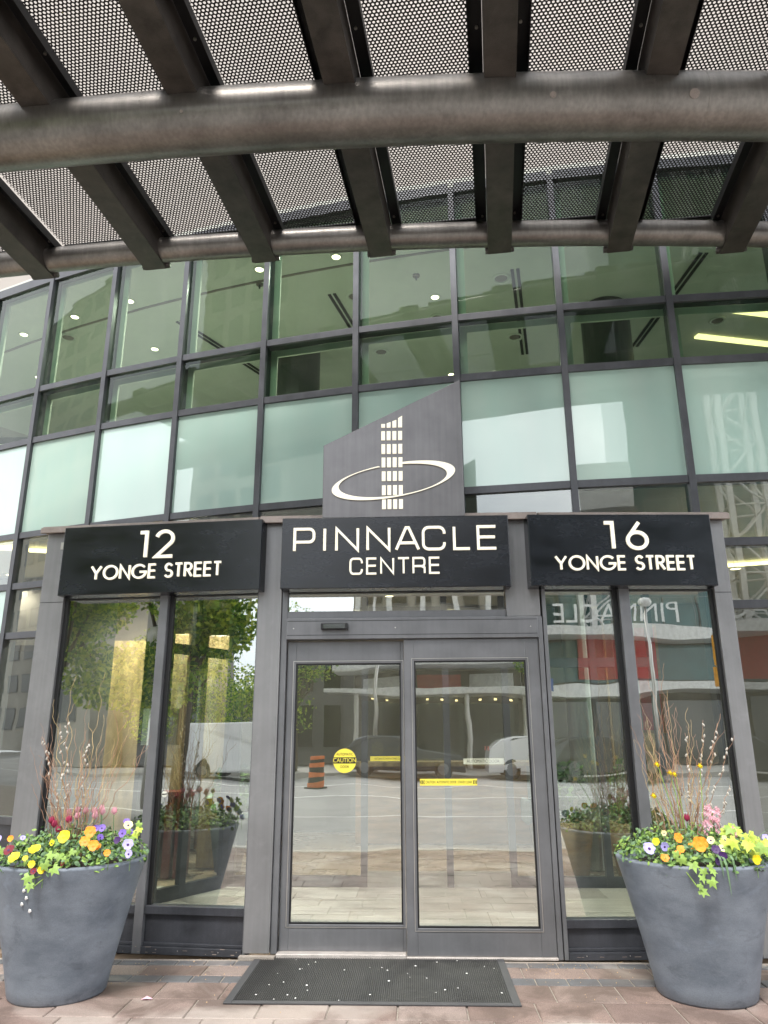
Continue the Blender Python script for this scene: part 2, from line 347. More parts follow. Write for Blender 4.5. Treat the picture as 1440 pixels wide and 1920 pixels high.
# pavers: rows from the building towards the road; near ones are parts, far ones one mass
rows = [(5.80, 5.70, 0.20, 'grey'), (5.69, 5.475, 0.42, 'pink'), (5.465, 5.335, 0.20, 'grey')]
y = 5.325
while y > 1.2: rows.append((y, y-0.30, 0.40 if len(rows) % 2 else 0.395, 'pink')); y -= 0.308
pv_shared = {}
far_p = MB(); far_g = MB()
pcount = 0
for ri, (y1, y0, w, kind) in enumerate(rows):
    n = int(9.6/w)+2; x = -5.0 + (0.5*w if ri % 2 else 0.13)
    for k in range(n):
        xa, xb = x+0.004, x+w-0.004; x += w
        h = random.uniform(-0.0015, 0.0015)
        if y0 > 4.1 and -3.6 < xa < 3.4 and pcount < 296:
            key = (ri if ri < 3 else 3, kind, round(w, 3))
            var = random.randrange(4)
            kk = (key, var)
            if kk not in pv_shared:
                b = MB(); hw = (w-0.008)/2; hy = (y1-y0)/2; c = 0.005
                b.add([(-hw, -hy, -0.04), (hw, -hy, -0.04), (hw, hy, -0.04), (-hw, hy, -0.04),
                       (-hw, -hy, -c), (hw, -hy, -c), (hw, hy, -c), (-hw, hy, -c),
                       (-hw+c, -hy+c, 0), (hw-c, -hy+c, 0), (hw-c, hy-c, 0), (-hw+c, hy-c, 0)],
                      [(0, 1, 5, 4), (1, 2, 6, 5), (2, 3, 7, 6), (3, 0, 4, 7), (4, 5, 9, 8), (5, 6, 10, 9), (6, 7, 11, 10), (7, 4, 8, 11), (8, 9, 10, 11)])
                o = b.build('paver', M['grey_paver'] if kind == 'grey' else PINKS[var], pave); pv_shared[kk] = o.data
            else:
                o = bpy.data.objects.new('paver', pv_shared[kk]); col.objects.link(o); o.parent = pave
            o.location = ((xa+xb)/2, (y0+y1)/2, h); pcount += 1
        else:
            (far_g if kind == 'grey' else far_p).box(xa, xb, y0, y1, -0.02, h)
f1 = far_p.build('pavers', PINKS[1], pave); f1['kind'] = 'stuff'
f2 = far_g.build('grey_pavers', M['grey_paver'], pave); f2['kind'] = 'stuff'

# ------------------------------------------------------------------ curved curtain wall
FC, FR = (4.41, 30.607), 24.22
A0, STEP = math.radians(-21.62), math.radians(2.446)
def fpt(a, off=0.0):                              # off > 0 is outwards, towards the street
    return (FC[0]+(FR+off)*math.sin(a), FC[1]-(FR+off)*math.cos(a))
Z_ROWS = [0.10, 0.68, 2.55, 3.10, 3.69, 4.86, 5.53, 7.10]
cw = thing('curtain_wall', 'curved green glass curtain wall with dark mullions behind the entrance signs', 'glass facade', (*fpt(A0+7*STEP), 0))
def mull_x(k): return fpt(A0+k*STEP)[0]
K0, K1 = -4, 12
for k in range(K0, K1+1):
    a = A0+k*STEP; x = mull_x(k)
    z0 = 0.0 if (x < -3.2 or x > 2.4) else 3.16
    b = MB()
    def fn(u, w, z, a=a):
        px, py = fpt(a, w); return (px+u*math.cos(a), py+u*math.sin(a), z)
    b.box(-0.031, 0.031, -0.13, 0.035, z0, 7.10, fn)
    b.build('mullion', M['mullion'], cw, bevel=0.002)
def bay_fn(a, b_):
    p0, p1 = fpt(a), fpt(b_); L = math.hypot(p1[0]-p0[0], p1[1]-p0[1])
    ux, uy = (p1[0]-p0[0])/L, (p1[1]-p0[1])/L
    def fn(u, w, z): return (p0[0]+ux*u+uy*w, p0[1]+uy*u-ux*w, z)     # w outward
    return fn, L
def pane(name, fn, u0, u1, w0, w1, z0, z1, m, parent):
    b = MB(); b.box(u0, u1, w0, w1, z0, z1, fn)
    # make sure normals face outwards
    o = b.build(name, m, parent)
    bm = bmesh.new(); bm.from_mesh(o.data); bmesh.ops.recalc_face_normals(bm, faces=bm.faces); bm.to_mesh(o.data); bm.free()
    return o
for k in range(K0, K1):
    fn, L = bay_fn(A0+k*STEP, A0+(k+1)*STEP)
    xa, xb = mull_x(k), mull_x(k+1)
    inside = xb > -3.4 and xa < 2.45
    us, ue = 0.031, L-0.031
    for zi, z in enumerate(Z_ROWS):
        if inside and zi < 4:
            if not (k == 1 and zi < 4): continue
        e = ue
        if k == 1 and zi < 4: e = 0.44
        hh = 0.036 if zi < 7 else 0.06
        o = MB().box(us, e, -0.10, 0.022, z-hh, z+hh, fn).build('transom', M['mullion'], cw, bevel=0.002)
    for zi in range(7):
        if inside and zi < 3 and k != 1: continue
        e = ue
        if k == 1 and zi < 3: e = 0.44
        z0, z1 = Z_ROWS[zi]+0.036, Z_ROWS[zi+1]-0.036
        if zi == 0: pane('base_panel', fn, us, e, -0.03, -0.008, z0, z1, M['base'], cw)
        elif zi == 4 or (zi == 2 and k < 0):
            pane('spandrel_panel', fn, us, e, -0.02, -0.006, z0, z1, M['spandrel'], cw)
        else: pane('glass_pane', fn, us, e, -0.02, -0.008, z0, z1, M['glass_low'] if zi <= 3 else M['glass_green'], cw)
        if zi in (5, 6):                          # inner reveal of the frame, seen pale green through the pane
            b = MB()
            b.box(us, us+0.075, -0.13, -0.105, z0, z1, fn)
            b.box(us+0.075, e, -0.13, -0.105, z1-0.075, z1, fn)
            b.build('inner_frame', M['ceiling'], cw)
# plinth under the facade outside the vestibule
for k in (-4, -3, -2, -1, 0):
    fn, L = bay_fn(A0+k*STEP, A0+(k+1)*STEP); MB().box(0.031, L-0.031, -0.1, 0.05, 0, 0.06, fn).build('plinth', M['base'], cw)

# tower above the podium and roof slab
def arc_slab(off0, off1, z0, z1, a0=-34, a1=12, n=24):
    b = MB(); pts = []
    for i in range(n+1):
        a = math.radians(a0+(a1-a0)*i/n); pts.append((fpt(a, off0), fpt(a, off1)))
    vs = []
    for (p, q) in pts: vs += [(*p, z0), (*q, z0), (*q, z1), (*p, z1)]
    fs = []
    for i in range(n):
        for j in range(4): fs.append((i*4+j, i*4+(j+1) % 4, (i+1)*4+(j+1) % 4, (i+1)*4+j))
    fs += [(0, 1, 2, 3), (n*4+3, n*4+2, n*4+1, n*4)]
    b.add(vs, fs); return b
def fixn(o):
    bm = bmesh.new(); bm.from_mesh(o.data); bmesh.ops.recalc_face_normals(bm, faces=bm.faces); bm.to_mesh(o.data); bm.free(); return o
struct(fixn(arc_slab(-0.14, -9.5, 7.06, 7.35).build('ceiling', [M['ceiling']])))
tower = thing('tower_block', 'pale cream tower wall rising above the curved glass front', 'building', (0, 11, 7.35))
MB().box(-26, 26, 9.5, 22, 7.36, 60).build('tower_wall', M['cream'], tower)

# interior: upper storey
struct(fixn(arc_slab(-0.14, -9.5, 3.66, 3.84).build('upper_floor', [M['ceiling']])))
struct(fixn(arc_slab(-5.6, -5.75, 3.85, 6.35).build('upper_back_wall', M['wall_dark'])))
struct(fixn(arc_slab(-4.6, -5.5, 6.40, 7.05, a0=-34, a1=-16).build('bulkhead', M['bulkhead'])))
struct(fixn(arc_slab(-5.75, -5.9, 6.36, 7.05).build('upper_wall_top', M['ceiling'])))
gv = fixn(arc_slab(-0.95, -0.985, 7.050, 7.0595, a0=-30, a1=4).build('cove_groove', M['bulkhead'])); struct(gv)
# ceiling lamps (upper storey)
ZC = 7.06
def downlight(x, y, z, group, label, r=0.045, lampm='lamp', watt=0):
    t = thing('downlight', label, 'ceiling light', (x, y, z), group)
    MB().lathe([(r*1.55, -0.001), (r*1.5, -0.012), (r*1.1, -0.014), (r, -0.004)], x, y, 20, z).build('trim_ring', M['ceiling'], t, smooth=True)
    MB().lathe([(0.0001, -0.006), (r, -0.006), (r, -0.002), (0.0001, -0.002)], x, y, 16, z).build('lens', M[lampm], t)
    if watt:
        ld = bpy.data.lights.new('lamp_light', 'SPOT'); ld.energy = watt; ld.spot_size = 2.4; ld.spot_blend = 0.8; ld.shadow_soft_size = 0.05; ld.color = (1, 0.93, 0.82)
        lo = bpy.data.objects.new('lamp_light', ld); col.objects.link(lo); lo.parent = t; lo.location = (0, 0, -0.03)
    return t
UP = [(-3.73, 8.6), (-4.63, 8.95), (-5.57, 9.38), (-3.83, 9.89), (-1.86, 7.98), (-0.88, 7.77), (0.34, 8.7), (0.66, 10.94), (-6.01, 10.71), (-2.73, 8.19)]
UPL = ['lit upper downlight in the pane under the second beam end, left of the others', 'lit upper downlight in the second pane from the left', 'lit upper downlight nearest the left picture edge', 'lit upper downlight low in the tall pane, right of the two at the left',
       'lit upper downlight just below the small pipe, left of the middle mullion', 'lit upper downlight highest of all, touching the small pipe', 'lit upper downlight above the right half of the logo board', 'small lit upper downlight just above the tip of the logo board',
       'small lit upper downlight low at the left picture edge above the framed picture', 'faint lit upper downlight beside a mullion high on the left']
for (x, y), lb in zip(UP, UPL):
    downlight(x, y, ZC, 'lit downlights in the upper ceiling', lb, 0.05, 'lamp', 62)
for (x, y) in [(1.17, 8.31), (-0.72, 8.63), (4.32, 9.48), (1.53, 9.79), (0.38, 9.22), (-0.44, 10.14), (-4.97, 9.49)]:
    t = thing('ceiling_speaker', 'pale round speaker in the upper ceiling, '+{1.17: 'high right of the logo tip', -0.72: 'left of the mullion above the logo board', 4.32: 'between the yellow strip lamps at the right', 1.53: 'low, beside the long air slot', 0.38: 'under the downlight above the logo board', -0.44: 'low in the short pane above the logo board', -4.97: 'far left, in the second pane'}[x], 'ceiling speaker', (x, y, ZC), 'round speakers in the upper ceiling')
    MB().lathe([(0.12, -0.001), (0.115, -0.018), (0.085, -0.016), (0.08, -0.004)], x, y, 24, ZC).build('ring', M['ceiling'], t, smooth=True)
    MB().lathe([(0.0001, -0.006), (0.08, -0.006), (0.08, -0.002), (0.0001, -0.002)], x, y, 20, ZC).build('grille', M['bulkhead'], t)
for (x, y) in [(-1.92, 8.29), (0.09, 8.2), (-4.97, 8.9)]:
    t = thing('sprinkler', 'tiny dark sprinkler head hanging from the upper ceiling, '+{-1.92: 'left of the middle', 0.09: 'above the logo board', -4.97: 'at the far left'}[x], 'sprinkler', (x, y, ZC), 'sprinkler heads in the upper ceiling')
    MB().cyl(x, y, ZC-0.07, ZC, 0.012, 8).build('stem', M['dark_col'], t); MB().cyl(x, y, ZC-0.02, ZC-0.001, 0.045, 14).build('escutcheon', M['bulkhead'], t)
SL = [((-3.23, 9.12), (-2.35, 10.83), 'long dark ceiling air slot left of the middle of the upper storey'), ((-1.02, 8.56), (-0.79, 9.52), 'short dark ceiling air slot above the logo board'),
      ((1.32, 8.12), (1.75, 10.32), 'long dark ceiling air slot above the right end of the name sign'), ((3.56, 7.9), (3.36, 10.16), 'dark ceiling air slot slanting at the far right of the upper storey')]
for (p, q, lb) in SL:
    t = thing('slot_diffuser', lb, 'air diffuser', (*p, ZC), 'slot diffusers in the upper ceiling')
    d = Vector((q[0]-p[0], q[1]-p[1], 0)).normalized(); nrm = Vector((-d.y, d.x, 0))
    for s in (-0.035, 0.035):
        c0 = Vector((*p, 0))+nrm*s; c1 = Vector((*q, 0))+nrm*s; b = MB()
        vs = [c0-nrm*0.02, c1-nrm*0.02, c1+nrm*0.02, c0+nrm*0.02]
        b.add([(v.x, v.y, ZC-0.012) for v in vs]+[(v.x, v.y, ZC-0.001) for v in vs], [(3, 2, 1, 0), (4, 5, 6, 7), (0, 1, 5, 4), (1, 2, 6, 5), (2, 3, 7, 6), (3, 0, 4, 7)])
        b.build('slot', M['gasket'], t)
for (p, q, lb) in [((4.35, 9.18), (5.3, 9.42), 'upper of two yellow strip lamps at the right edge of the upper storey'), ((4.17, 9.88), (5.4, 10.19), 'lower and longer of two yellow strip lamps at the right edge')]:
    t = thing('strip_lamp', lb, 'strip light', (*p, ZC), 'yellow strip lamps in the upper storey')
    d = Vector((q[0]-p[0], q[1]-p[1], 0)).normalized(); nrm = Vector((-d.y, d.x, 0))*0.05; c0 = Vector((*p, 0)); c1 = Vector((*q, 0))
    vs = [c0-nrm, c1-nrm, c1+nrm, c0+nrm]
    MB().add([(v.x, v.y, ZC-0.03) for v in vs]+[(v.x, v.y, ZC-0.001) for v in vs], [(3, 2, 1, 0), (4, 5, 6, 7), (0, 1, 5, 4), (1, 2, 6, 5), (2, 3, 7, 6), (3, 0, 4, 7)]).build('tube', M['striplamp'], t)
for (x, y, lb) in [(2.65, 9.1, 'dark round column behind the glass above the 16 sign'), (-1.66, 9.95, 'dark round column behind the glass left of the logo board')]:
    o = MB().cyl(x, y, 3.85, 7.05, 0.32, 32).build('round_column', M['dark_col'], smooth=False); tag(o, lb, 'column', 'round columns in the upper storey')
# framed picture on the left
pic = thing('framed_picture', 'framed picture of a bronze curled figure at the left edge of the upper storey', 'picture', (-6.6, 10.6, 4.6))
MB().box(-7.35, -5.95, 10.9, 10.95, 4.75, 6.1).build('frame', M['gasket'], pic); MB().box(-7.2, -6.1, 10.885, 10.899, 4.87, 5.98).build('print', M['paper'], pic)
MB().tube([(-6.3+0.32*math.cos(t*1.7), 10.86, 5.0+t*0.14) for t in [i*0.5 for i in range(14)]], [0.02+0.03*abs(math.sin(i)) for i in range(14)], 8).build('figure', M['bronze'], pic, smooth=True)
for i, (x, y, w) in enumerate([(-2.9, 10.9, 1.1), (-0.3, 11.2, 1.2), (0.9, 11.0, 0.5), (-1.9, 10.7, 0.4)]):
    t = thing('armchair', ['dark low seat behind the upper glass left of the middle', 'dark low seat behind the upper glass above the logo board', 'dark armchair back behind the upper glass right of the logo tip', 'narrow dark armchair back in the upper storey left of the round column'][i], 'chair', (x, y, 3.85))
    MB().box(x-w/2, x+w/2, y-0.35, y+0.35, 3.95, 4.4).build('seat', M['dark_col'], t, bevel=0.04); MB().box(x-w/2, x+w/2, y+0.2, y+0.38, 4.41, 5.25).build('backrest', M['dark_col'], t, bevel=0.05)

# ------------------------------------------------------------------ lobby (ground floor)
fl = struct(box('lobby_floor', M['lobby_floor'], (-14, 14, 5.98, 16, -0.16, -0.010)))
tx = -3.4; r_ = 0
yy = 6.12
struct(box('entrance_carpet', M['matwell'], (-1.0, 0.95, 6.02, 6.42, -0.009, 0.003)))
while yy < 8.4:
    x = -3.6+(0.6 if r_ % 2 else 0)
    while x < 3.0:
        if not (yy < 6.4 and -1.6 < x < 0.9):
            o = box('floor_tile', M['tile'] if random.random() < 0.75 else M['tile2'], (x+0.003, x+1.197, yy+0.003, min(yy+0.6, 8.42)-0.003, -0.0099, 0.0), fl)
        x += 1.2
    yy += 0.6; r_ += 1
struct(box('lobby_wall', M['wall_warm'], (-14, 14, 13.0, 13.2, 0, 3.64)))
struct(box('lobby_wall_left', M['wall_warm'], (-9.0, -8.8, 8, 13, 0, 3.64)))
# slats of the lobby back wall
for (x0, x1, m, nm) in ((3.2, 3.9, 'stone', 'stone_panel'), (-5.5, -4.6, 'stone', 'stone_panel')):
    box(nm, M[m], (x0, x1, 12.93, 12.995, 0, 3.6), bpy.data.objects['lobby_wall'])
b = MB()
vc = struct(box('vestibule_ceiling', M['ceiling'], (-3.0, 2.42, 6.06, 8.4, 3.02, 3.08)))
for i, (x, y) in enumerate([(-2.48, 7.6), (-0.71, 7.5), (0.46, 7.48), (2.22, 7.5)]):
    downlight(x, y, 3.018, None, ['lit downlight above the glass left of the doors', 'left lit downlight behind the glass over the doors', 'right lit downlight behind the glass over the doors', 'lit downlight above the glass right of the doors'][i], 0.07, 'interlamp', 60)
for (x, y) in [(-2.75, 8.75), (-3.7, 9.2), (2.6, 10.5), (2.9, 11.8), (-1.5, 10.2), (0.2, 10.4), (1.3, 11.4), (-3.6, 10.5), (4.4, 10.2), (-0.4, 12.0), (-5.6, 10), (-2.6, 11.6)]:  # first entry added to brighten the stone pillars, front ones made stronger for them
    downlight(x, y, 3.658, 'lit downlights in the lobby ceiling', 'lit downlight in the lobby ceiling behind the entrance glass', 0.07, 'interlamp', 130 if y < 9.5 else 32)
for i, (p, q) in enumerate([((-5.6, 8.15), (-4.68, 8.38)), ((-4.57, 8.47), (-3.7, 8.7)), ((3.65, 8.68), (4.8, 8.45)), ((3.9, 9.9), (5.2, 9.5))]):
    t = thing('strip_lamp', ['leftmost yellow strip lamp in the lobby ceiling', 'yellow strip lamp in the lobby ceiling beside the left pier', 'upper yellow strip lamp right of the 16 sign', 'lower yellow strip lamp right of the 16 sign'][i], 'strip light', (*p, 3.6), 'yellow strip lamps in the lobby')
    d = Vector((q[0]-p[0], q[1]-p[1], 0)).normalized(); nrm = Vector((-d.y, d.x, 0))*0.03; c0 = Vector((*p, 0)); c1 = Vector((*q, 0)); vs = [c0-nrm, c1-nrm, c1+nrm, c0+nrm]
    MB().add([(v.x, v.y, 3.60) for v in vs]+[(v.x, v.y, 3.64) for v in vs], [(3, 2, 1, 0), (4, 5, 6, 7), (0, 1, 5, 4), (1, 2, 6, 5), (2, 3, 7, 6), (3, 0, 4, 7)]).build('tube', M['striplamp'], t)
struct(box('lobby_bulkhead', M['bulkhead'], (-8.7, -3.3, 10.2, 11.0, 2.7, 3.64)))
# inner screen of the vestibule
ins = thing('inner_screen', 'inner glazed screen with sliding doors behind the entrance doors', 'glass screen', (0, 8.45, 0))
for x in (-1.95, -1.38, -0.56, 0.33, 0.98, 1.95, 2.6):
    MB().box(x-0.035, x+0.035, 8.42, 8.50, 0, 3.0).build('mullion', M['mullion'], ins)
for (x0, x1) in ((-1.915, -1.415), (-1.345, -0.595), (-0.525, 0.295), (0.365, 0.945), (1.015, 1.915), (1.985, 2.565)):
    kick = -0.6 < x0 < 0.9
    MB().box(x0, x1, 8.425, 8.495, 0.0, 0.14 if kick else 0.10).build('kick_plate', M['steel'] if kick else M['mullion'], ins)
    MB().box(x0, x1, 8.425, 8.495, 2.2, 2.3).build('head_rail', M['mullion'], ins)
    MB().box(x0, x1, 8.45, 8.458, 0.14 if kick else 0.10, 2.2).build('glass_pane', M['glass_inner'], ins)
    MB().box(x0, x1, 8.45, 8.458, 2.3, 3.0).build('glass_pane', M['glass_inner'], ins)
MB().box(-0.525, 0.295, 8.38, 8.42, 2.31, 2.45).build('operator_cover', M['stone'], ins)
MB().box(0.3, 0.94, 8.38, 8.42, 2.31, 2.45).build('operator_cover', M['stone'], ins)
tag(MB().box(0.0, 0.22, 8.35, 8.379, 2.35, 2.40).build('door_sensor', M['gasket']), 'small black sensor bar above the inner doors', 'sensor')
# slanted side screen on the left
def side(u, w, z, p0=Vector((-2.62, 7.3)), p1=Vector((-2.0, 8.4))):
    d = (p1-p0).normalized(); n_ = Vector((-d.y, d.x)); p = p0+d*u+n_*w; return (p.x, p.y, z)
ss = thing('side_screen', 'dark framed glass side screen of the vestibule on the left', 'glass screen', (-2.62, 7.3, 0))
for u0, u1 in ((0, 0.09), (0.60, 0.68), (1.17, 1.26)): MB().box(u0, u1, -0.03, 0.03, 0, 3.0, side).build('stile', M['black_steel'], ss)
for z0, z1 in ((0, 0.12), (2.3, 2.4), (2.92, 3.0)):
    MB().box(0.09, 0.60, -0.028, 0.028, z0, z1, side).build('rail', M['black_steel'], ss); MB().box(0.68, 1.17, -0.028, 0.028, z0, z1, side).build('rail', M['black_steel'], ss)
MB().box(0.09, 0.60, -0.004, 0.004, 0.12, 2.3, side).build('glass_pane', M['glass_inner'], ss)
MB().box(0.68, 1.17, -0.004, 0.004, 0.12, 2.3, side).build('glass_pane', M['glass_inner'], ss)
for i, (x0, x1, y0, y1) in enumerate([(-3.12, -2.82, 9.3, 9.7), (-2.62, -2.36, 9.5, 9.9)]):
    o = MB().box(x0, x1, y0, y1, 0.0, 2.72).build('stone_pillar', M['stone'], bevel=0.008); tag(o, ['wider tan veined stone pillar behind the left window', 'narrower tan veined stone pillar behind the left window, nearer the doors'][i], 'pillar')
tag(MB().box(-4.4, -3.4, 9.8, 10.1, 0, 2.7).build('stone_pillar', M['stone']), 'broad tan stone pier behind the leftmost entrance pane', 'pillar')
tag(MB().cyl(2.05, 9.6, 0, 3.62, 0.19, 28).build('steel_column', M['steel'], smooth=False), 'round brushed steel column behind the right window', 'column')
tag(MB().box(2.5, 2.8, 9.7, 10.0, 0, 3.62).build('square_column', M['beige']), 'square beige column behind the right window', 'column')
tag(MB().box(1.55, 1.75, 10.4, 10.6, 0, 3.62).build('square_column', M['dark_col']), 'dark square column behind the right window beside the doors', 'column')
redp = thing('wall_panel', 'tall red framed panel hanging behind the right window', 'panel', (3.0, 10.2, 2))
MB().box(2.86, 3.24, 10.2, 10.25, 1.5, 2.9).build('frame', M['wood'], redp); MB().box(2.90, 3.20, 10.185, 10.199, 1.54, 2.86).build('panel', M['red'], redp)
# chairs, table, bench, desk
def armchair(x, y, lb, m='chair'):
    t = thing('armchair', lb, 'chair', (x, y, 0), 'armchairs in the lobby')
    MB().box(x-0.33, x+0.33, y-0.3, y+0.3, 0.3, 0.46).build('seat', M[m], t, bevel=0.05)
    MB().box(x-0.33, x+0.33, y+0.2, y+0.33, 0.465, 0.85).build('backrest', M[m], t, bevel=0.05)
    for s in (-1, 1):
        MB().box(x+s*0.37-0.04, x+s*0.37+0.04, y-0.28, y+0.28, 0.3, 0.62).build('armrest', M[m], t, bevel=0.03)
        for q in (-1, 1): MB().cyl(x+s*0.28, y+q*0.24, 0, 0.3, 0.02, 8).build('leg', M['wood'], t)
armchair(-2.35, 10.9, 'grey armchair behind the left window between the stone pillars')
armchair(-3.35, 11.3, 'grey armchair further back behind the left window')
armchair(1.9, 11.4, 'grey armchair behind the right window')
tb = thing('side_table', 'dark red lacquered stand behind the left window', 'table', (-2.75, 9.0, 0))
for k in range(3): MB().box(-2.95+k*0.13, -2.86+k*0.13, 8.85, 9.15, 0, 0.85).build('slat', M['dark_red'], tb)
MB().box(-2.98, -2.55, 8.82, 9.18, 0.851, 0.89).build('tabletop', M['dark_red'], tb)
dk = thing('reception_desk', 'long oak and stone reception desk at the back of the lobby', 'desk', (0.4, 11.8, 0))
MB().box(-0.9, 1.6, 11.6, 12.2, 0, 1.05).build('front', M['wood'], dk); MB().box(-1.0, 1.7, 11.5, 12.25, 1.051, 1.11).build('counter', M['stone'], dk)
def leafy(cx, cy, cz, rad, h, n, mats, name, parent, size=0.05, seed=1, kind='stuff'):
    rnd = random.Random(seed); b = MB()
    for i in range(n):
        b.cur = rnd.randrange(len(mats))
        u = rnd.uniform(0, 2*PI); v = rnd.uniform(-1, 1); rr = rnd.uniform(0.35, 1)**0.5
        c = Vector((cx+rad*rr*math.cos(u)*math.sqrt(1-v*v), cy+rad*rr*math.sin(u)*math.sqrt(1-v*v), cz+h*rr*v))
        a = Vector((rnd.gauss(0, 1), rnd.gauss(0, 1), rnd.gauss(0, 1))).normalized(); bb = a.cross(Vector((rnd.gauss(0, 1), rnd.gauss(0, 1), rnd.gauss(0, 1)))).normalized()
        s = size*rnd.uniform(0.6, 1.4)
        b.add([c-a*s, c+bb*s*0.5, c+a*s, c-bb*s*0.5], [(0, 1, 2, 3)])
    o = b.build(name, [M[m] for m in mats], parent)
    if kind: o['kind'] = kind
    return o
for i, (x, y, lb) in enumerate([(1.75, 9.2, 'tapered pot with a leafy plant behind the right window'), (2.35, 9.1, 'second tapered pot plant behind the right window, further right'), (-2.2, 9.35, 'dark pot with a leafy plant behind the left window')]):
    t = thing('pot_plant', lb, 'pot plant', (x, y, 0))
    MB().lathe([(0.15, 0), (0.24, 0.55), (0.21, 0.55), (0.2, 0.5), (0.001, 0.5)], x, y, 24).build('pot', M['wood'] if i < 2 else M['dark_col'], t, smooth=True)
    leafy(x, y, 0.85, 0.26, 0.36, 260, ['leaf_dark', 'leaf_mid'], 'foliage', t, 0.05, i+3)
fsb = thing('fire_safety_box', 'pale wall box lettered Fire Safety Plan behind the left window', 'box', (-2.3, 6.55, 1.55))
MB().box(-2.33, -2.19, 6.52, 6.60, 1.42, 1.72).build('case', M['paper'], fsb, bevel=0.004); MB().box(-2.189, -2.02, 6.53, 6.60, 1.42, 1.72).build('door', M['stone'], fsb)

# ------------------------------------------------------------------ entrance vestibule
ves = thing('entrance_vestibule', 'grey metal and glass entrance vestibule under the signs', 'entrance', (-0.1, 5.9, 0))
CL, SLn = math.cos(math.radians(6)), math.sin(math.radians(6))
CR, SR = math.cos(math.radians(3)), math.sin(math.radians(3))
def uL(xm): r = abs(xm)/5.9; return (r*5.9-1.12)/(CL-r*SLn)
def uR(xm): r = abs(xm)/5.9; return (r*5.9-1.0)/(CR-r*SR)
def fL(u, w, z): return (-1.12-u*CL-w*SLn, 5.9+u*SLn-w*CL, z)      # u leftwards, w outwards
def fR(u, w, z): return (1.0+u*CR+w*SR, 5.9+u*SR-w*CR, z)
def bx(name, m, fn, u0, u1, w0, w1, z0, z1, parent=ves, bev=0.003):
    o = MB().box(u0, u1, w0, w1, z0, z1, fn).build(name, M[m], parent, bevel=bev); fixn(o); return o
def fC(u, w, z): return (u, 5.9-w, z)
TOP = 3.165
# piers
PL0, PL1 = uL(-2.80), uL(-3.02)
bx('pier', 'pier', fL, PL0+0.03, PL1, -0.12, 0.03, 0, TOP-0.005); bx('pier_trim', 'gasket', fL, PL0, PL0+0.029, -0.08, 0.0, 0.28, 2.6)
bx('pier', 'pier', fC, -1.24, -1.055, -0.10, 0.04, 0.03, TOP-0.005); bx('pier_trim', 'door', fC, -1.053, -1.008, -0.14, 0.015, 0.02, 2.60)
bx('pier', 'pier', fC, 0.722, 0.985, -0.10, 0.035, 2.382, TOP-0.005); bx('pier_trim', 'door', fC, 0.958, 0.993, -0.14, 0.035, 0.0, 2.38)
PR0, PR1 = uR(2.345), uR(2.475)
bx('pier', 'pier', fR, PR0, PR1, -0.12, 0.03, 0, TOP-0.005); bx('pier_trim', 'gasket', fR, PR0-0.028, PR0-0.001, -0.08, 0.0, 0.28, 2.6)
# panel joints on the piers at sign-bottom height
for f, a, b_ in ((fL, PL0+0.03, PL1), (fR, PR0, PR1)): bx('panel_joint', 'gasket', f, a+0.002, b_-0.002, 0.0301, 0.0315, 2.565, 2.570, bev=0)
# side returns
fs_ = lambda u, w, z: (fL(PL1, -0.12, 0)[0]+u*0.02, fL(PL1, -0.12, 0)[1]+w, z)
MB().box(-1, 1, 0.002, 1.42, 0, TOP-0.01, fs_).build('side_wall', M['pier'], ves)
fr_ = lambda u, w, z: (fR(PR1, -0.12, 0)[0]+u*0.02, fR(PR1, -0.12, 0)[1]+w, z)
MB().box(-1, 1, 0.002, 0.25, 0, TOP-0.01, fr_).build('side_wall', M['pier'], ves)
# lintels behind the signs
bx('lintel', 'pier', fL, 0.13, PL0+0.029, -0.10, 0.02, 2.60, TOP-0.006); bx('lintel', 'pier', fC, -1.052, 0.72, -0.10, 0.02, 2.60, TOP-0.006)
bx('lintel', 'pier', fR, 0.01, PR0-0.001, -0.10, 0.02, 2.60, TOP-0.006)
# coping in three lengths
for f, a, b_ in ((fL, 0.128, PL1+0.03), (fR, 0.002, PR1+0.035)):
    bx('coping', 'coping', f, a, b_, -0.30, 0.075, TOP, TOP+0.05, bev=0.004); bx('coping_lip', 'coping', f, a, b_, 0.0755, 0.10, TOP-0.012, TOP+0.035, bev=0.003)
bx('coping', 'coping', fC, -1.245, 0.995, -0.30, 0.08, TOP, TOP+0.052, bev=0.004); bx('coping_lip', 'coping', fC, -1.245, 0.995, 0.0805, 0.104, TOP-0.012, TOP+0.035, bev=0.003)
struct(box('vestibule_roof', M['mullion'], (-3.0, 2.4, 6.25, 8.4, 3.09, 3.15)))
# left window bay
ul = uL
M1a, M1b = ul(-1.965), ul(-2.03)
WL0 = ul(-1.245)
bx('mullion', 'door', fL, M1a, M1b, -0.08, 0.045, 0.0, 2.60); bx('mullion_gasket', 'gasket', fL, M1a-0.035, M1a-0.001, -0.08, 0.0, 0.31, 2.6)
def lowpart(f, a, b_, zt):
    bx('sill_rail', 'base', f, a, b_, -0.06, 0.03, zt-0.055, zt); bx('base_panel', 'base', f, a+0.001, b_-0.001, -0.05, 0.002, 0.05, zt-0.056, bev=0)
    bx('bottom_rail', 'base', f, a, b_, -0.06, 0.045, 0.0, 0.049); bx('base_stop', 'base', f, a, b_, 0.0021, 0.02, 0.05, 0.07)
lowpart(fL, WL0, M1a-0.001, 0.31); lowpart(fL, M1b+0.001, PL0+0.029, 0.31)
bx('frame_post', 'door', fL, WL0-0.03, WL0-0.001, -0.06, 0.035, 0.0, 2.60)
for a, b_ in ((WL0, M1a-0.036), (M1b+0.001, PL0-0.001)):
    pane('glass_pane', fL, a, b_, -0.03, -0.02, 0.31, 2.585, M['glass_side'], ves)
    bx('head_gasket', 'gasket', fL, a, b_, -0.05, 0.0, 2.586, 2.5995, bev=0)
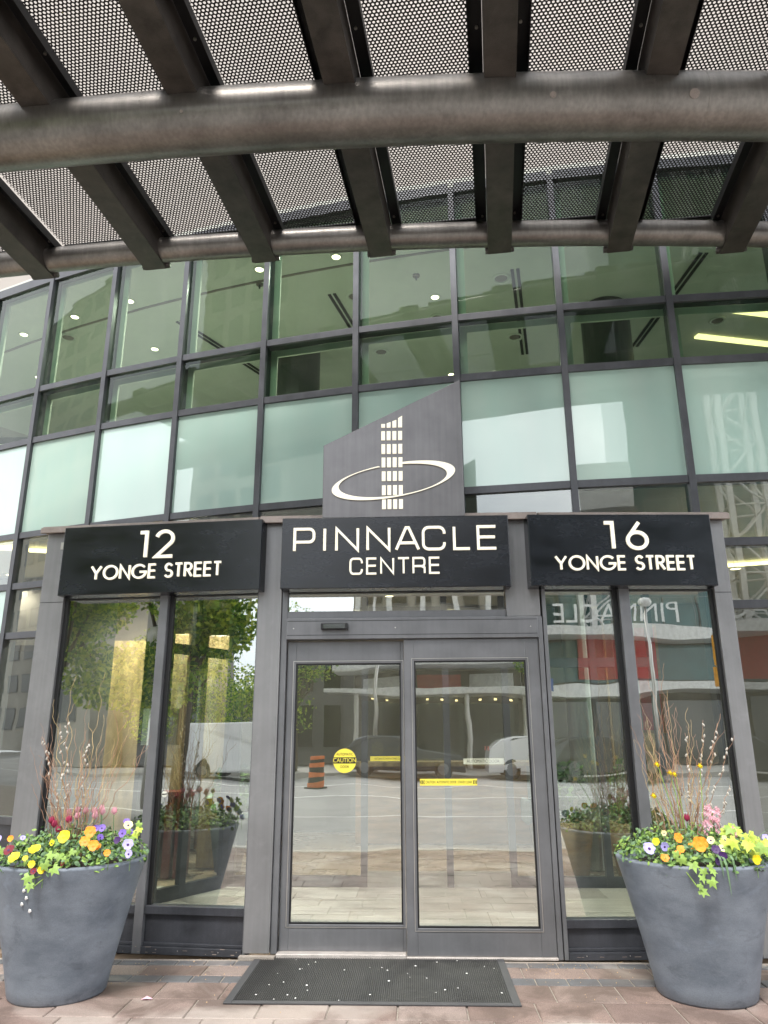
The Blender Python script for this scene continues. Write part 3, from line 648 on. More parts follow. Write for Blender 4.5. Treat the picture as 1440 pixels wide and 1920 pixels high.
# right window bay
ur = uR
N1a, N1b = ur(1.60), ur(1.68)
WR0 = ur(1.03)
bx('mullion', 'door', fR, N1a, N1b, -0.08, 0.045, 0.0, 2.60); bx('mullion_gasket', 'gasket', fR, N1a-0.042, N1a-0.001, -0.08, 0.0, 0.25, 2.6)
lowpart(fR, WR0, N1a-0.001, 0.25); lowpart(fR, N1b+0.001, PR0-0.001, 0.25)
bx('frame_post', 'door', fR, 0.0, WR0-0.001, -0.06, 0.035, 0.0, 2.60)
for a, b_ in ((WR0, N1a-0.043), (N1b+0.001, PR0-0.029)):
    pane('glass_pane', fR, a, b_, -0.03, -0.02, 0.25, 2.585, M['glass_side'], ves)
    bx('head_gasket', 'gasket', fR, a, b_, -0.05, 0.0, 2.586, 2.5995, bev=0)
# door head
bx('transom_frame', 'door', fC, -1.007, 0.721, -0.08, 0.02, 2.382, 2.438); pane('glass_pane', fC, -1.007, 0.712, -0.03, -0.02, 2.439, 2.585, M['glass_clear'], ves)
bx('head_gasket', 'gasket', fC, -1.007, 0.712, -0.05, 0.0, 2.586, 2.599, bev=0)
bx('door_header', 'door', fC, -1.007, 0.957, -0.12, 0.05, 2.215, 2.380, bev=0.004)
for z in (2.245, 2.355): bx('header_groove', 'gasket', fC, -1.0, 0.95, 0.0502, 0.0515, z, z+0.004, bev=0)
bx('threshold', 'alu', fC, -1.007, -0.095, -0.10, 0.05, 0.0, 0.03); bx('threshold', 'alu', fC, -0.094, 0.957, -0.10, 0.045, 0.0, 0.015)
box('sill_bed', M['joint'], (-1.26, -1.01, 5.80, 5.859, 0, 0.022), ves)
def door_leaf(x0, x1, w0, gx0, gx1, gz0, gz1, zb, zt, lb):
    t = thing('sliding_door', lb, 'door', ((x0+x1)/2, 5.9-w0, zb), 'sliding entrance doors')
    f = lambda u, w, z: (u, 5.9-(w0+w), z)
    def p(name, u0, u1, a, b_, z0, z1, m='door'): return bx(name, m, f, u0, u1, a, b_, z0, z1, t)
    p('stile', x0, gx0, -0.045, 0, zb, zt); p('stile', gx1, x1, -0.045, 0, zb, zt)
    p('bottom_rail', gx0, gx1, -0.045, -0.001, zb, gz0); p('top_rail', gx0, gx1, -0.045, -0.001, gz1, zt)
    g = 0.012
    for (a, b_, c, d) in ((gx0, gx0+g, gz0, gz1), (gx1-g, gx1, gz0, gz1), (gx0+g, gx1-g, gz0, gz0+g), (gx0+g, gx1-g, gz1-g, gz1)):
        bx('glazing_bead', 'gasket', f, a, b_, -0.03, -0.008, c, d, t, bev=0)
    g2 = 0.02
    for (a, b_, c, d) in ((gx0-g2, gx0-g2+0.004, gz0-g2, gz1+g2), (gx1+g2-0.004, gx1+g2, gz0-g2, gz1+g2), (gx0-g2+0.004, gx1+g2-0.004, gz0-g2, gz0-g2+0.004), (gx0-g2+0.004, gx1+g2-0.004, gz1+g2-0.004, gz1+g2)):
        bx('edge_moulding', 'steel', f, a, b_, 0.0005, 0.003, c, d, t, bev=0)
    pane('glass_pane', f, gx0+g, gx1-g, -0.024, -0.016, gz0+g, gz1-g, M['glass_clear'], t)
    return t
door_leaf(-1.003, -0.090, -0.03, -0.935, -0.112, 0.20, 2.035, 0.031, 2.205, 'left sliding glass door with a round yellow caution sticker')
door_leaf(-0.088, 0.955, 0.02, -0.010, 0.850, 0.19, 2.045, 0.017, 2.212, 'right sliding glass door with a yellow caution strip')
dsn = thing('door_sensor', 'black motion sensor box on the header over the left door', 'sensor', (-0.62, 5.84, 2.31))
MB().box(-0.73, -0.52, 5.80, 5.849, 2.285, 2.335).build('case', M['gasket'], dsn, bevel=0.006); MB().box(-0.71, -0.54, 5.795, 5.7995, 2.292, 2.326).build('lens', M['darkglass'], dsn)

# ------------------------------------------------------------------ lettering
def ribbon(mb, pts, t, y0, y1, fn, closed=False):
    P = []
    for p in pts:
        q = Vector((p[0], p[1]))
        if not P or (q-P[-1]).length > 1e-5: P.append(q)
    n = len(P)
    if closed and (P[0]-P[-1]).length < 1e-6: P = P[:-1]; n -= 1
    Lf, Rt = [], []
    for i in range(n):
        a = P[(i-1) % n] if (closed or i > 0) else None; c = P[(i+1) % n] if (closed or i < n-1) else None
        d1 = (P[i]-a).normalized() if a is not None else (c-P[i]).normalized()
        d2 = (c-P[i]).normalized() if c is not None else d1
        n1 = Vector((-d1.y, d1.x)); n2 = Vector((-d2.y, d2.x)); m_ = (n1+n2)
        m_ = m_.normalized() if m_.length > 0.05 else n1
        k = t/2/max(0.45, m_.dot(n1)); Lf.append(P[i]+m_*k); Rt.append(P[i]-m_*k)
    vs = []
    for i in range(n): vs += [fn(Lf[i].x, y0, Lf[i].y), fn(Rt[i].x, y0, Rt[i].y), fn(Lf[i].x, y1, Lf[i].y), fn(Rt[i].x, y1, Rt[i].y)]
    fs = []
    for i in range(n if closed else n-1):
        a, b_ = i*4, ((i+1) % n)*4
        fs += [(a, a+1, b_+1, b_), (a, b_, b_+2, a+2), (a+1, a+3, b_+3, b_+1)]
    if not closed: fs += [(0, 2, 3, 1), ((n-1)*4, (n-1)*4+1, (n-1)*4+3, (n-1)*4+2)]
    mb.add(vs, fs)
def arc(cx, cy, rx, ry, a0, a1, n=14):
    return [(cx+rx*math.cos(math.radians(a0+(a1-a0)*i/n)), cy+ry*math.sin(math.radians(a0+(a1-a0)*i/n))) for i in range(n+1)]
AG = {  # geometric sans, centre lines in a unit-high box; value: (width, strokes)
 'Y': (.72, [[(0, 1), (.36, .45), (.36, 0)], [(.72, 1), (.36, .45)]]),
 'O': (1.0, [arc(.5, .5, .5, .5, 0, 360, 30)]),
 'N': (.68, [[(0, 0), (0, 1), (.68, 0), (.68, 1)]]),
 'G': (1.0, [arc(.5, .5, .5, .5, 42, 352, 26)+[(.995, .46), (.55, .46)]]),
 'E': (.46, [[(.46, 1), (0, 1), (0, 0), (.46, 0)], [(0, .52), (.44, .52)]]),
 'S': (.5, [arc(.25, .75, .23, .25, 25, 265, 12)+arc(.25, .25, .25, .25, 95, -155, 12)]),
 'T': (.48, [[(0, 1), (.48, 1)], [(.24, 1), (.24, 0)]]),
 'R': (.5, [[(0, 0), (0, 1)]+arc(.24, .75, .22, .25, 90, -90, 10)+[(0, .5)], [(.2, .5), (.5, 0)]]),
 '1': (.2, [[(0, .985), (.2, .985), (.2, 0)]]),
 '2': (.6, [arc(.3, .71, .29, .29, 165, -35, 14)+[(.02, 0.0), (.6, 0.0)]]),
 '6': (.6, [arc(.31, .31, .31, .31, 145, 505, 26), [(.055, .48), (.40, 1.0)]]),
}
def rr(w, r=.2, h=1.0):  # rounded corner helper points clockwise from left-bottom
    return r
EU = {  # wide squared sans
 'P': (.9, [[(0, 0), (0, 1), (.66, 1)]+arc(.68, .78, .22, .22, 90, 0, 5)+[(.9, .62)]+arc(.68, .62, .22, .22, 0, -90, 5)+[(0, .40)]]),
 'I': (0, [[(0, 0), (0, 1)]]),
 'N': (.95, [[(0, 0), (0, 1), (.95, 0), (.95, 1)]]),
 'A': (1.05, [[(0, 0), (.46, 1), (.59, 1), (1.05, 0)], [(.16, .30), (.89, .30)]]),
 'C': (.95, [[(.95, .70)]+arc(.70, .75, .25, .25, 0, 90, 6)+arc(.25, .75, .25, .25, 90, 180, 6)+arc(.25, .25, .25, .25, 180, 270, 6)+arc(.70, .25, .25, .25, 270, 360, 6)+[(.95, .30)]]),
 'L': (.72, [[(0, 1), (0, 0), (.72, 0)]]),
 'E': (.82, [[(.82, 1), (0, 1), (0, 0), (.82, 0)], [(0, .52), (.78, .52)]]),
 'T': (.85, [[(0, 1), (.85, 1)], [(.425, 1), (.425, 0)]]),
 'R': (.88, [[(0, 0), (0, 1), (.66, 1)]+arc(.68, .80, .20, .20, 90, 0, 5)+[(.88, .66)]+arc(.68, .66, .20, .20, 0, -90, 5)+[(0, .46)], [(.62, .46), (.88, .36), (.88, 0)]]),
}
def letters(word, font, xs, zb, h, t, fn, parent, y0, widths=None, mt='letter', slope=0.0):
    """word letter by letter; xs = left centre line of each letter in metres"""
    j = 0
    for i, ch in enumerate(word):
        if ch == ' ': continue
        w, st = font[ch]; sx = (widths[j]/w if widths and w > 0 else h)
        mb = MB()
        for q, s in enumerate(st):
            closed = (abs(s[0][0]-s[-1][0])+abs(s[0][1]-s[-1][1])) < 1e-5
            pts = [(xs[j]+p[0]*sx, zb+t/2+p[1]*(h-t)) for p in s]
            ribbon(mb, pts, t, y0-0.00025*q, y0+0.016, fn, closed)
        fixn(mb.build('letter_'+{'1': 'one', '2': 'two', '6': 'six'}.get(ch, ch.lower()), M[mt], parent)); j += 1

# centre sign
cs = thing('name_sign', 'black sign board with cream letters reading PINNACLE CENTRE over the doors', 'sign', (-0.15, 5.72, 2.59))
MB().box(-1.045, 0.752, 5.72, 5.878, 2.592, 3.165).build('board', M['sign'], cs, bevel=0.005)
KX = 0.0042
def X6(cx, py): return -0.232+((cx/2.769+480)-720)*(0.00414+(1103-py)*9e-7)
def PW(px0, px1): return (px1-px0)/2.769*KX
t_ = 0.021
Ls = [(193, 308), (357, 357), (412, 537), (574, 700), (722, 852), (862, 985), (1022, 1115), (1145, 1250)]
fp = lambda x, y, z: (x, y, z)
letters('PINNACLE', EU, [X6(a, 1015)+t_/2*(0 if i == 1 else 1) for i, (a, b_) in enumerate(Ls)], 2.882, 0.198, t_, fp, cs, 5.7195-0.016,
        [max(0.001, PW(a, b_)-t_) for a, b_ in Ls])
Lc = [(485, 555), (572, 630), (645, 718), (733, 800), (812, 880), (897, 957)]
letters('CENTRE', EU, [X6(a, 1065)+0.008 for a, b_ in Lc], 2.695, 0.135, 0.0145, fp, cs, 5.7195-0.016, [PW(a, b_)-0.016 for a, b_ in Lc])
# side signs
def side_sign(f, u0, u1, label, num, xs_num, wn, xs_w, z0, z1, zn, hn, zw, hw, ww, flip):
    t = thing('address_sign', label, 'sign', (*f((u0+u1)/2, 0.16, 0)[:2], z0), 'black address signs')
    o = MB().box(u0, u1, 0.022, 0.18, z0, z1, f).build('board', M['sign'], t, bevel=0.005); fixn(o)
    g = (lambda x, y, z: f(-x, 0.18-(y), z)) if flip else (lambda x, y, z: f(x, 0.18-(y), z))
    letters(num, AG, xs_num, zn, hn, 0.028, g, t, -0.0155, wn)
    letters('YONGE STREET', AG, xs_w, zw, hw, 0.0165, g, t, -0.0155, ww)
    return t
def lay(x0, x1, h, t, word, font, gap):
    """left centre lines and widths filling x0..x1"""
    ws = [font[c][0] if c != ' ' else 0.28 for c in word]
    n = len(word); tot = sum(ws)+gap*(n-1)*1.0
    k = (x1-x0-t)/tot
    xs, wd = [], []; x = x0+t/2
    for c, w in zip(word, ws):
        if c != ' ': xs.append(x); wd.append(w*k)
        x += (w+gap)*k
    return xs, wd
# left sign: u grows to the left, text coordinate = -u
sL0, sL1 = 0.07, 1.775
xw, ww = lay(-1.50, -0.385, .15, .0175, 'YONGE STREET', AG, 0.235)
side_sign(fL, sL0, sL1, 'black address sign reading 12 YONGE STREET above the left window', '12', [-1.095, -0.955], [0.055, 0.145], xw, 2.592, 3.165, 2.872, 0.238, 2.708, 0.122, ww, True)
sR0, sR1 = -0.105, 1.345
xw, ww = lay(0.085, 1.185, .15, .0175, 'YONGE STREET', AG, 0.235)
side_sign(fR, sR0, sR1, 'black address sign reading 16 YONGE STREET above the right window', '16', [0.495, 0.672], [0.062, 0.145], xw, 2.592, 3.165, 2.872, 0.238, 2.710, 0.120, ww, False)
# logo board
lg = thing('logo_sign', 'slanted dark board with a lit tower and ring emblem on top of the entrance', 'sign', (-0.16, 5.76, 3.17))
MB().prism([(-0.727, 3.168), (0.414, 3.168), (0.412, 4.36), (-0.729, 3.79)], 5.735, 5.785).build('board', M['logo_sign'], lg, bevel=0.003)
MB().box(0.30, 0.34, 5.786, 6.62, 4.05, 4.09).build('stay', M['mullion'], lg)
def LP(cx, cy):
    px, py = 600+cx/4.8, 700+cy/4.8
    k = 0.00426+0.00023*(960-py)/248
    return (-0.232+0.007*(960-py)/255+(px-720)*k, 3.19+(965-py)*0.004605)
cols_ = [(552, 586), (601, 636), (652, 688), (704, 740)]
rws = [(1145, 1228), (1020, 1105), (895, 980), (770, 857), (648, 735), (528, 610)]
for ri, (ya, yb) in enumerate(rws):
    sh = (5-ri)*1.8
    for (xa, xb) in cols_:
        p = [LP(xa+sh, yb), LP(xb+sh, yb), LP(xb+sh, ya), LP(xa+sh, ya)]
        MB().prism(p, 5.724, 5.7345).build('emblem_window', M['letter'], lg)
for (xa, xb), tl, tr_ in zip(cols_, (460, 455, 436, 408), (460, 443, 424, 386)):
    MB().prism([LP(xa, 493), LP(xb, 493), LP(xb, tr_), LP(xa, tl)], 5.724, 5.7345).build('emblem_window', M['letter'], lg)
def ell(c, a, b_, th, t):
    th = math.radians(th); x = a*math.cos(t)*math.cos(th)-b_*math.sin(t)*math.sin(th); y = a*math.cos(t)*math.sin(th)+b_*math.sin(t)*math.cos(th)
    return (c[0]+x, c[1]-y)
rg = MB(); n = 96; t0, t1 = math.radians(101.5), math.radians(439.5-0.5)
vs = []
for i in range(n+1):
    t = t0+(t1-t0)*i/n
    o_ = LP(*ell((661, 977), 562.5, 150, 9.0, t)); i_ = LP(*ell((656, 978), 491, 137, 6.7, t))
    vs += [(o_[0], 5.718, o_[1]), (i_[0], 5.718, i_[1]), (o_[0], 5.7235, o_[1]), (i_[0], 5.7235, i_[1])]
fs = []
for i in range(n):
    a, b_ = i*4, i*4+4; fs += [(a, a+1, b_+1, b_), (a+2, b_+2, b_+3, a+3), (a, b_, b_+2, a+2), (a+1, a+3, b_+3, b_+1)]
fs += [(0, 2, 3, 1), (n*4, n*4+1, n*4+3, n*4+2)]
rg.add(vs, fs); fixn(rg.build('emblem_ring', M['letter'], lg))

# printed text helper (Blender's own font turned into a mesh)
def print_text(txt, size, m, parent, loc, flip=False, name='lettering', sx=1.0, rot=(PI/2, 0, 0)):
    cu = bpy.data.curves.new('t', 'FONT'); cu.body = txt; cu.size = size; cu.align_x = 'CENTER'; cu.align_y = 'CENTER'; cu.extrude = 0.0003
    to = bpy.data.objects.new('t', cu); col.objects.link(to)
    dg = bpy.context.evaluated_depsgraph_get(); me = bpy.data.meshes.new_from_object(to.evaluated_get(dg))
    bpy.data.objects.remove(to); bpy.data.curves.remove(cu)
    me.materials.clear(); me.materials.append(M[m])
    mw = Matrix.Translation(Vector(loc)) @ Matrix.Rotation(rot[2], 4, 'Z') @ Matrix.Rotation(rot[0], 4, 'X') @ Matrix.Diagonal((-sx if flip else sx, 1, 1, 1))
    me.transform(mw)
    o = bpy.data.objects.new(name, me); col.objects.link(o)
    if parent:
        o.parent = parent; o.location = -parent.location
    return o
# stickers on the doors
st = thing('caution_sticker', 'round yellow and black AUTOMATIC CAUTION DOOR sticker on the left door', 'sticker', (-0.54, 5.943, 1.31))
cx_, cz_, r0 = -0.545, 1.31, 0.088
pts = arc(cx_, cz_, r0, r0, 0, 360, 36)[:-1]
MB().prism(pts, 5.9435, 5.945).build('disc', M['sticker'], st)
MB().prism([(cx_-0.086, cz_-0.02), (cx_+0.086, cz_-0.02), (cx_+0.084, cz_+0.025), (cx_-0.084, cz_+0.025)], 5.9425, 5.9434).build('band', M['sticker_b'], st)
print_text('CAUTION', 0.045, 'sticker', st, (cx_, 5.942, cz_+0.002), sx=0.86)
print_text('AUTOMATIC', 0.026, 'sticker_b', st, (cx_, 5.9428, cz_+0.046), sx=0.85)
print_text('DOOR', 0.026, 'sticker_b', st, (cx_, 5.9428, cz_-0.044), sx=0.85)
st2 = thing('caution_strip', 'yellow strip reading CAUTION AUTOMATIC DOOR STAND CLEAR on the right door', 'sticker', (0.25, 5.893, 1.16))
MB().box(0.022, 0.445, 5.8955, 5.897, 1.135, 1.182).build('strip', M['sticker'], st2)
print_text('CAUTION  AUTOMATIC DOOR  STAND CLEAR', 0.026, 'sticker_b', st2, (0.235, 5.895, 1.158), sx=0.62)
for s in (-1, 1):
    for k in range(3): MB().prism([(0.235+s*(0.178+k*0.011), 1.145), (0.235+s*(0.184+k*0.011), 1.145), (0.235+s*(0.188+k*0.011), 1.158), (0.235+s*(0.184+k*0.011), 1.172), (0.235+s*(0.178+k*0.011), 1.172), (0.235+s*(0.182+k*0.011), 1.158)][::s], 5.8948, 5.8954).build('chevron', M['sticker_b'], st2)
st3 = thing('caution_strip', 'yellow strip on the glass of the inner doors', 'sticker', (0.0, 8.44, 1.25))
MB().box(-0.50, -0.10, 8.444, 8.4455, 1.225, 1.275).build('strip', M['sticker'], st3); print_text('AUTOMATIC DOOR STAND CLEAR', 0.028, 'sticker_b', st3, (-0.30, 8.443, 1.25), sx=0.7)
st4 = thing('door_notice', 'clear strip reading AUTOMATIC DOOR on the inner door', 'sticker', (0.75, 8.44, 1.22))
MB().box(0.50, 0.93, 8.444, 8.4455, 1.19, 1.25).build('strip', M['paper'], st4); print_text('AUTOMATIC DOOR', 0.045, 'sticker_b', st4, (0.71, 8.443, 1.22), sx=0.85)
print_text('Fire Safety\nPlan', 0.04, 'paper', fsb, (-2.105, 6.528, 1.62), sx=0.8)
st5 = thing('round_sticker', 'tiny black and white round sticker on the left window', 'sticker', (-1.95, 5.99, 1.07))
q = fL(uL(-1.90), -0.018, 1.07)
MB().prism(arc(q[0], q[2], 0.022, 0.022, 0, 360, 20)[:-1], q[1]-0.004, q[1]-0.003).build('disc', M['paper'], st5)
MB().prism([(q[0]-0.02, q[2]-0.006), (q[0]+0.02, q[2]-0.002), (q[0]+0.02, q[2]+0.006), (q[0]-0.02, q[2]+0.003)], q[1]-0.005, q[1]-0.0042).build('band', M['sticker_b'], st5)

# ------------------------------------------------------------------ canopy
cn = thing('canopy', 'steel canopy of dark beams, curved pipes and perforated panels overhead', 'canopy', (0, 5, 5.9))
ZB = 5.90; TH = math.radians(6.0); dv = Vector((math.sin(TH), math.cos(TH), 0)); du = Vector((math.cos(TH), -math.sin(TH), 0))
def ybig(x): return 4.385+0.0125*(x-0.1)**2
def ysm(x): return 6.055+0.0135*(x-0.3)**2
b = MB(); b.sm = True; b.tube([(x, ybig(x), ZB-0.05) for x in [-5.6+0.25*i for i in range(51)]], 0.228, 40); b.build('large_pipe', M['bronze'], cn)
b = MB(); b.sm = True; b.tube([(x, ysm(x), ZB+0.13) for x in [-5.6+0.25*i for i in range(51)]], 0.118, 28); b.build('small_pipe', M['bronze'], cn)
ends = [-4.8, -3.66, -2.49, -1.39, -0.26, 0.87, 2.0, 3.09, 4.2, 5.3]
W = 0.11
beam_ob = None
for i, xe in enumerate(ends):
    ye = ysm(xe)+0.115
    Lb = (ye-3.44)/math.cos(TH)
    P = Vector((xe, ye, 0))
    # channel: soffit plate, two webs, rounded toe round the small pipe
    b = MB()
    def f(u, v, z, P=P): p = P+du*u-dv*v; return (p.x, p.y, z)
    b.box(-W, W, 0.0, Lb, ZB, ZB+0.012, f)
    b.box(-W, -W+0.012, 0.0, Lb, ZB+0.0125, ZB+0.27, f); b.box(W-0.012, W, 0.0, Lb, ZB+0.0125, ZB+0.27, f)
    b.box(-W, W, 0.0, Lb, ZB+0.2705, ZB+0.282, f)
    o = fixn(b.build('beam', M['beam'], cn, bevel=0.002))
    toe = MB(); n = 10
    pr = [(0.0, 0.012)]+[(0.0-0.05*math.sin(PI*k/n), 0.03+0.06*(1-math.cos(PI*k/n))/2-0.02) for k in range(n+1)]
    vs = []
    for (v, z) in pr: vs += [f(-W-0.03, v, ZB+z), f(W+0.03, v, ZB+z)]
    # black side plates carrying the panels
    for s in (-1, 1):
        a0, a1 = (W+0.002, W+0.105) if s > 0 else (-W-0.105, -W-0.002)
        fixn(MB().box(a0, a1, 0.09, Lb, ZB+0.275, ZB+0.287, f).build('support_angle', M['black_steel'], o_ if False else cn))
        a0, a1 = (W+0.098, W+0.105) if s > 0 else (-W-0.105, -W-0.098)
        fixn(MB().box(a0, a1, 0.09, Lb, ZB+0.205, ZB+0.2745, f).build('support_angle_leg', M['black_steel'], cn))
        for v in (0.22, 1.2, 2.2):
            q = f(s*(W+0.04), v, ZB+0.262)
            MB().cyl(q[0], q[1], ZB+0.262, ZB+0.2745, 0.012, 8).build('bolt', M['bolt'], cn)
    # rolled lobe at the beam end
    rl = MB(); rl.sm = True
    q0 = f(-W-0.025, 0.0, ZB+0.045); q1 = f(W+0.025, 0.0, ZB+0.045)
    rl.tube([q0, q1], 0.033, 16); rl.build('beam_toe', M['beam'], cn)
    wr = [(xe, 0)]
    # weld collar where the beam meets the large pipe
    yb = ybig(xe-0.2)
    wv = (ye-yb)/math.cos(TH)+0.155
    b = MB(); b.box(-W-0.012, W+0.012, wv+0.02, wv+0.035, ZB-0.012, ZB-0.001, f); fixn(b.build('weld_plate', M['bronze'], cn))
# perforated panels: one mesh of real holes, shared by all bays
PITCH, HR = 0.030, 0.0096
bayw = 1.13*math.cos(TH)-2*W-0.21+0.03
def perforated(wd, ln):
    b = MB(); V = []; F = []; Rc = PITCH/math.sqrt(3)
    outer = []
    for k in range(6):
        a0 = math.radians(90+60*k); a1 = math.radians(90+60*(k+1))
        p0 = (Rc*math.cos(a0), Rc*math.sin(a0)); p1 = (Rc*math.cos(a1), Rc*math.sin(a1))
        outer += [p0, ((p0[0]+p1[0])/2, (p0[1]+p1[1])/2)]
    inner = [(HR*math.cos(math.radians(90+30*k)), HR*math.sin(math.radians(90+30*k))) for k in range(12)]
    ny = int(ln/(PITCH*math.sqrt(3)/2)); nx = int(wd/PITCH)
    for j in range(ny):
        for i in range(nx):
            cx = -wd/2+PITCH*(i+0.5+(0.25 if j % 2 else -0.25)); cy = -PITCH*math.sqrt(3)/2*(j+0.6)
            o = len(V); V += [(cx+p[0], cy+p[1], 0) for p in outer]+[(cx+p[0], cy+p[1], 0) for p in inner]
            F += [(o+k, o+(k+1) % 12, o+12+(k+1) % 12, o+12+k) for k in range(12)]
    me = bpy.data.meshes.new('perforated_panel'); me.from_pydata(V, [], F); me.materials.append(M['mesh']); me.update(); return me
LN = 1.33
pm = perforated(bayw, LN)
for i in range(len(ends)-1):
    xc = (ends[i]+ends[i+1])/2; yc = (ysm(ends[i])+ysm(ends[i+1]))/2+0.115-0.09
    P = Vector((xc, yc, 0))
    for r in range(2):
        o = bpy.data.objects.new('perforated_panel', pm); col.objects.link(o); o.parent = cn
        p = P-dv*(0.03+r*(LN+0.02)); o.location = Vector((p.x, p.y, ZB+0.292))-cn.location; o.rotation_euler = (0, 0, -TH)
        sd_ = o.modifiers.new('t', 'SOLIDIFY'); sd_.thickness = 0.002; o.modifiers.remove(sd_)
    def f(u, v, z, P=P): p = P+du*u-dv*v; return (p.x, p.y, z)
    hw = 1.13*math.cos(TH)/2-W-0.002
    fixn(MB().box(-hw+0.105, hw-0.105, -0.012, 0.045, ZB+0.275, ZB+0.287, f).build('edge_angle', M['black_steel'], cn))
    fixn(MB().box(-hw+0.105, hw-0.105, LN+0.03, LN+0.052, ZB+0.275, ZB+0.287, f).build('edge_angle', M['black_steel'], cn))
fb = MB(); fb.box(-5.6, 6.6, 3.37, 3.43, ZB-0.02, ZB+0.32); fb.build('fascia', M['beam'], cn)
for x in (0.55, 0.98, 1.72, 2.1, -1.9, -0.35):
    MB().tube([(x-0.004, ybig(x-0.004), ZB-0.05), (x+0.004, ybig(x+0.004), ZB-0.05)], 0.2295, 40).build('weld_seam', M['bronze'], cn)
for i, (x, ang, rr_) in enumerate([(1.02, -52, 0.022), (2.0, -58, 0.035), (-1.6, -60, 0.012)]):
    yb = ybig(x); a = math.radians(180+40)
    c = Vector((x, yb+0.228*math.cos(math.radians(205)), ZB-0.05+0.228*math.sin(math.radians(205))))
    MB().tube([c, c+Vector((0, -0.004, -0.002))], rr_, 14).build('weld_scar', M['coping'], cn)

# ------------------------------------------------------------------ planters
def planter(cx, cy, r0, r1, h, lb):
    t = thing('planter', lb, 'planter', (cx, cy, 0), 'large grey tapered planters')
    prof = [(0.001, 0.0), (r0-0.01, 0.0), (r0, 0.012)]
    for i in range(1, 13):
        k = i/12; prof.append((r0+(r1-r0)*(k*0.86+0.14*k*k), 0.012+(h-0.03)*k))
    prof += [(r1+0.001, h-0.010), (r1-0.008, h), (r1-0.030, h), (r1-0.040, h-0.012), (r1-0.05, h-0.10), (0.001, h-0.09)]
    b = MB(); b.sm = True; b.lathe(prof, cx, cy, 72); b.build('pot', M['pot'], t)
    MB().lathe([(r1-0.052, h-0.06), (r1*0.6, h-0.03), (0.001, h-0.01)], cx, cy, 32).build('soil', M['soil'], t, smooth=True)
    return t
PLN = [(-2.215, 5.12, 0.284, 0.460, 0.756), (1.720, 5.20, 0.286, 0.460, 0.762)]
planter(*PLN[0], 'tapered blue grey planter left of the doors, full of pansies')
planter(*PLN[1], 'tapered blue grey planter right of the doors, with lime leaves and pink hyacinth')

def leaf_star(mb, c, size, nrm, upv, lobes=5, fold=0.15, pts=None):
    """a lobed leaf (ivy / sweet potato vine) as a small folded fan"""
    nrm = nrm.normalized(); a = upv-nrm*upv.dot(nrm); a.normalize(); b_ = nrm.cross(a)
    shape = pts or [(0, -0.1), (0.34, -0.38), (0.62, -0.12), (0.42, 0.12), (0.66, 0.48), (0.25, 0.42), (0, 1.0), (-0.25, 0.42), (-0.66, 0.48), (-0.42, 0.12), (-0.62, -0.12), (-0.34, -0.38)]
    vs = [c+nrm*size*0.05]
    for (x, y) in shape: vs.append(c+b_*x*size+a*y*size-nrm*abs(x)*size*fold-nrm*max(0, y)**2*size*0.25)
    n = len(shape); mb.add(vs, [(0, 1+i, 1+(i+1) % n) for i in range(n)])
OVAL = [(0, -0.5), (0.25, -0.3), (0.34, 0.05), (0.2, 0.4), (0, 0.6), (-0.2, 0.4), (-0.34, 0.05), (-0.25, -0.3)]
def rv(rnd): return Vector((rnd.gauss(0, 1), rnd.gauss(0, 1), rnd.gauss(0, 1)))
def greenery(cx, cy, r, h, seed, side_word):
    rnd = random.Random(seed)
    for nm, mats, n, sz, kinds in (('bedding_foliage', ['leaf_dark', 'leaf_mid', 'leaf_ivy', 'leaf_grey'], 1700, 0.031, OVAL),):
        mb = MB()
        for i in range(n):
            a = rnd.uniform(0, 2*PI); rr_ = r*math.sqrt(rnd.random())*1.04
            dome = 0.15*(1-(rr_/r)**3)
            c = Vector((cx+rr_*math.cos(a), cy+rr_*math.sin(a), h+rnd.uniform(-0.03, 0.045)+dome*rnd.uniform(0.1, 1.0)))
            nr = Vector((math.cos(a)*0.5, math.sin(a)*0.5-0.25, 0.8))+rv(rnd)*0.45
            mb.cur = rnd.randrange(4); leaf_star(mb, c, sz*rnd.uniform(0.6, 1.25), nr, rv(rnd), fold=0.2, pts=OVAL)
        o = mb.build(nm, [M[m] for m in mats]); tag(o, 'small green leaves covering the soil of the %s planter' % side_word, 'foliage', None, 'stuff')
    mb = MB()
    for i in range(90):
        a = rnd.uniform(0, 2*PI); rr_ = r*0.75*math.sqrt(rnd.random())
        p = Vector((cx+rr_*math.cos(a), cy+rr_*math.sin(a), h-0.02)); L = rnd.uniform(0.12, 0.28)
        lean = Vector((rnd.gauss(0, 0.35), rnd.gauss(0, 0.35), 1)).normalized(); w = Vector((-lean.y, lean.x, 0)) if abs(lean.x)+abs(lean.y) > 0.01 else Vector((1, 0, 0))
        w = Vector((math.cos(a*3), math.sin(a*3), 0))*0.008; pts = []
        for k in range(5):
            s = k/4; q = p+lean*L*s+Vector((lean.x, lean.y, -0.4))*L*s*s*0.5; pts.append((q, w*(1-s*0.9)))
        vs = []
        for q, ww_ in pts: vs += [q-ww_, q+ww_]
        mb.cur = rnd.randrange(2); mb.add(vs, [(2*k, 2*k+1, 2*k+3, 2*k+2) for k in range(4)])
    o = mb.build('grassy_leaves', [M['leaf_mid'], M['leaf_grey']]); tag(o, 'long narrow bulb leaves standing in the %s planter' % side_word, 'foliage', None, 'stuff')
greenery(PLN[0][0], PLN[0][1], 0.45, 0.765, 11, 'left'); greenery(PLN[1][0], PLN[1][1], 0.45, 0.77, 12, 'right')

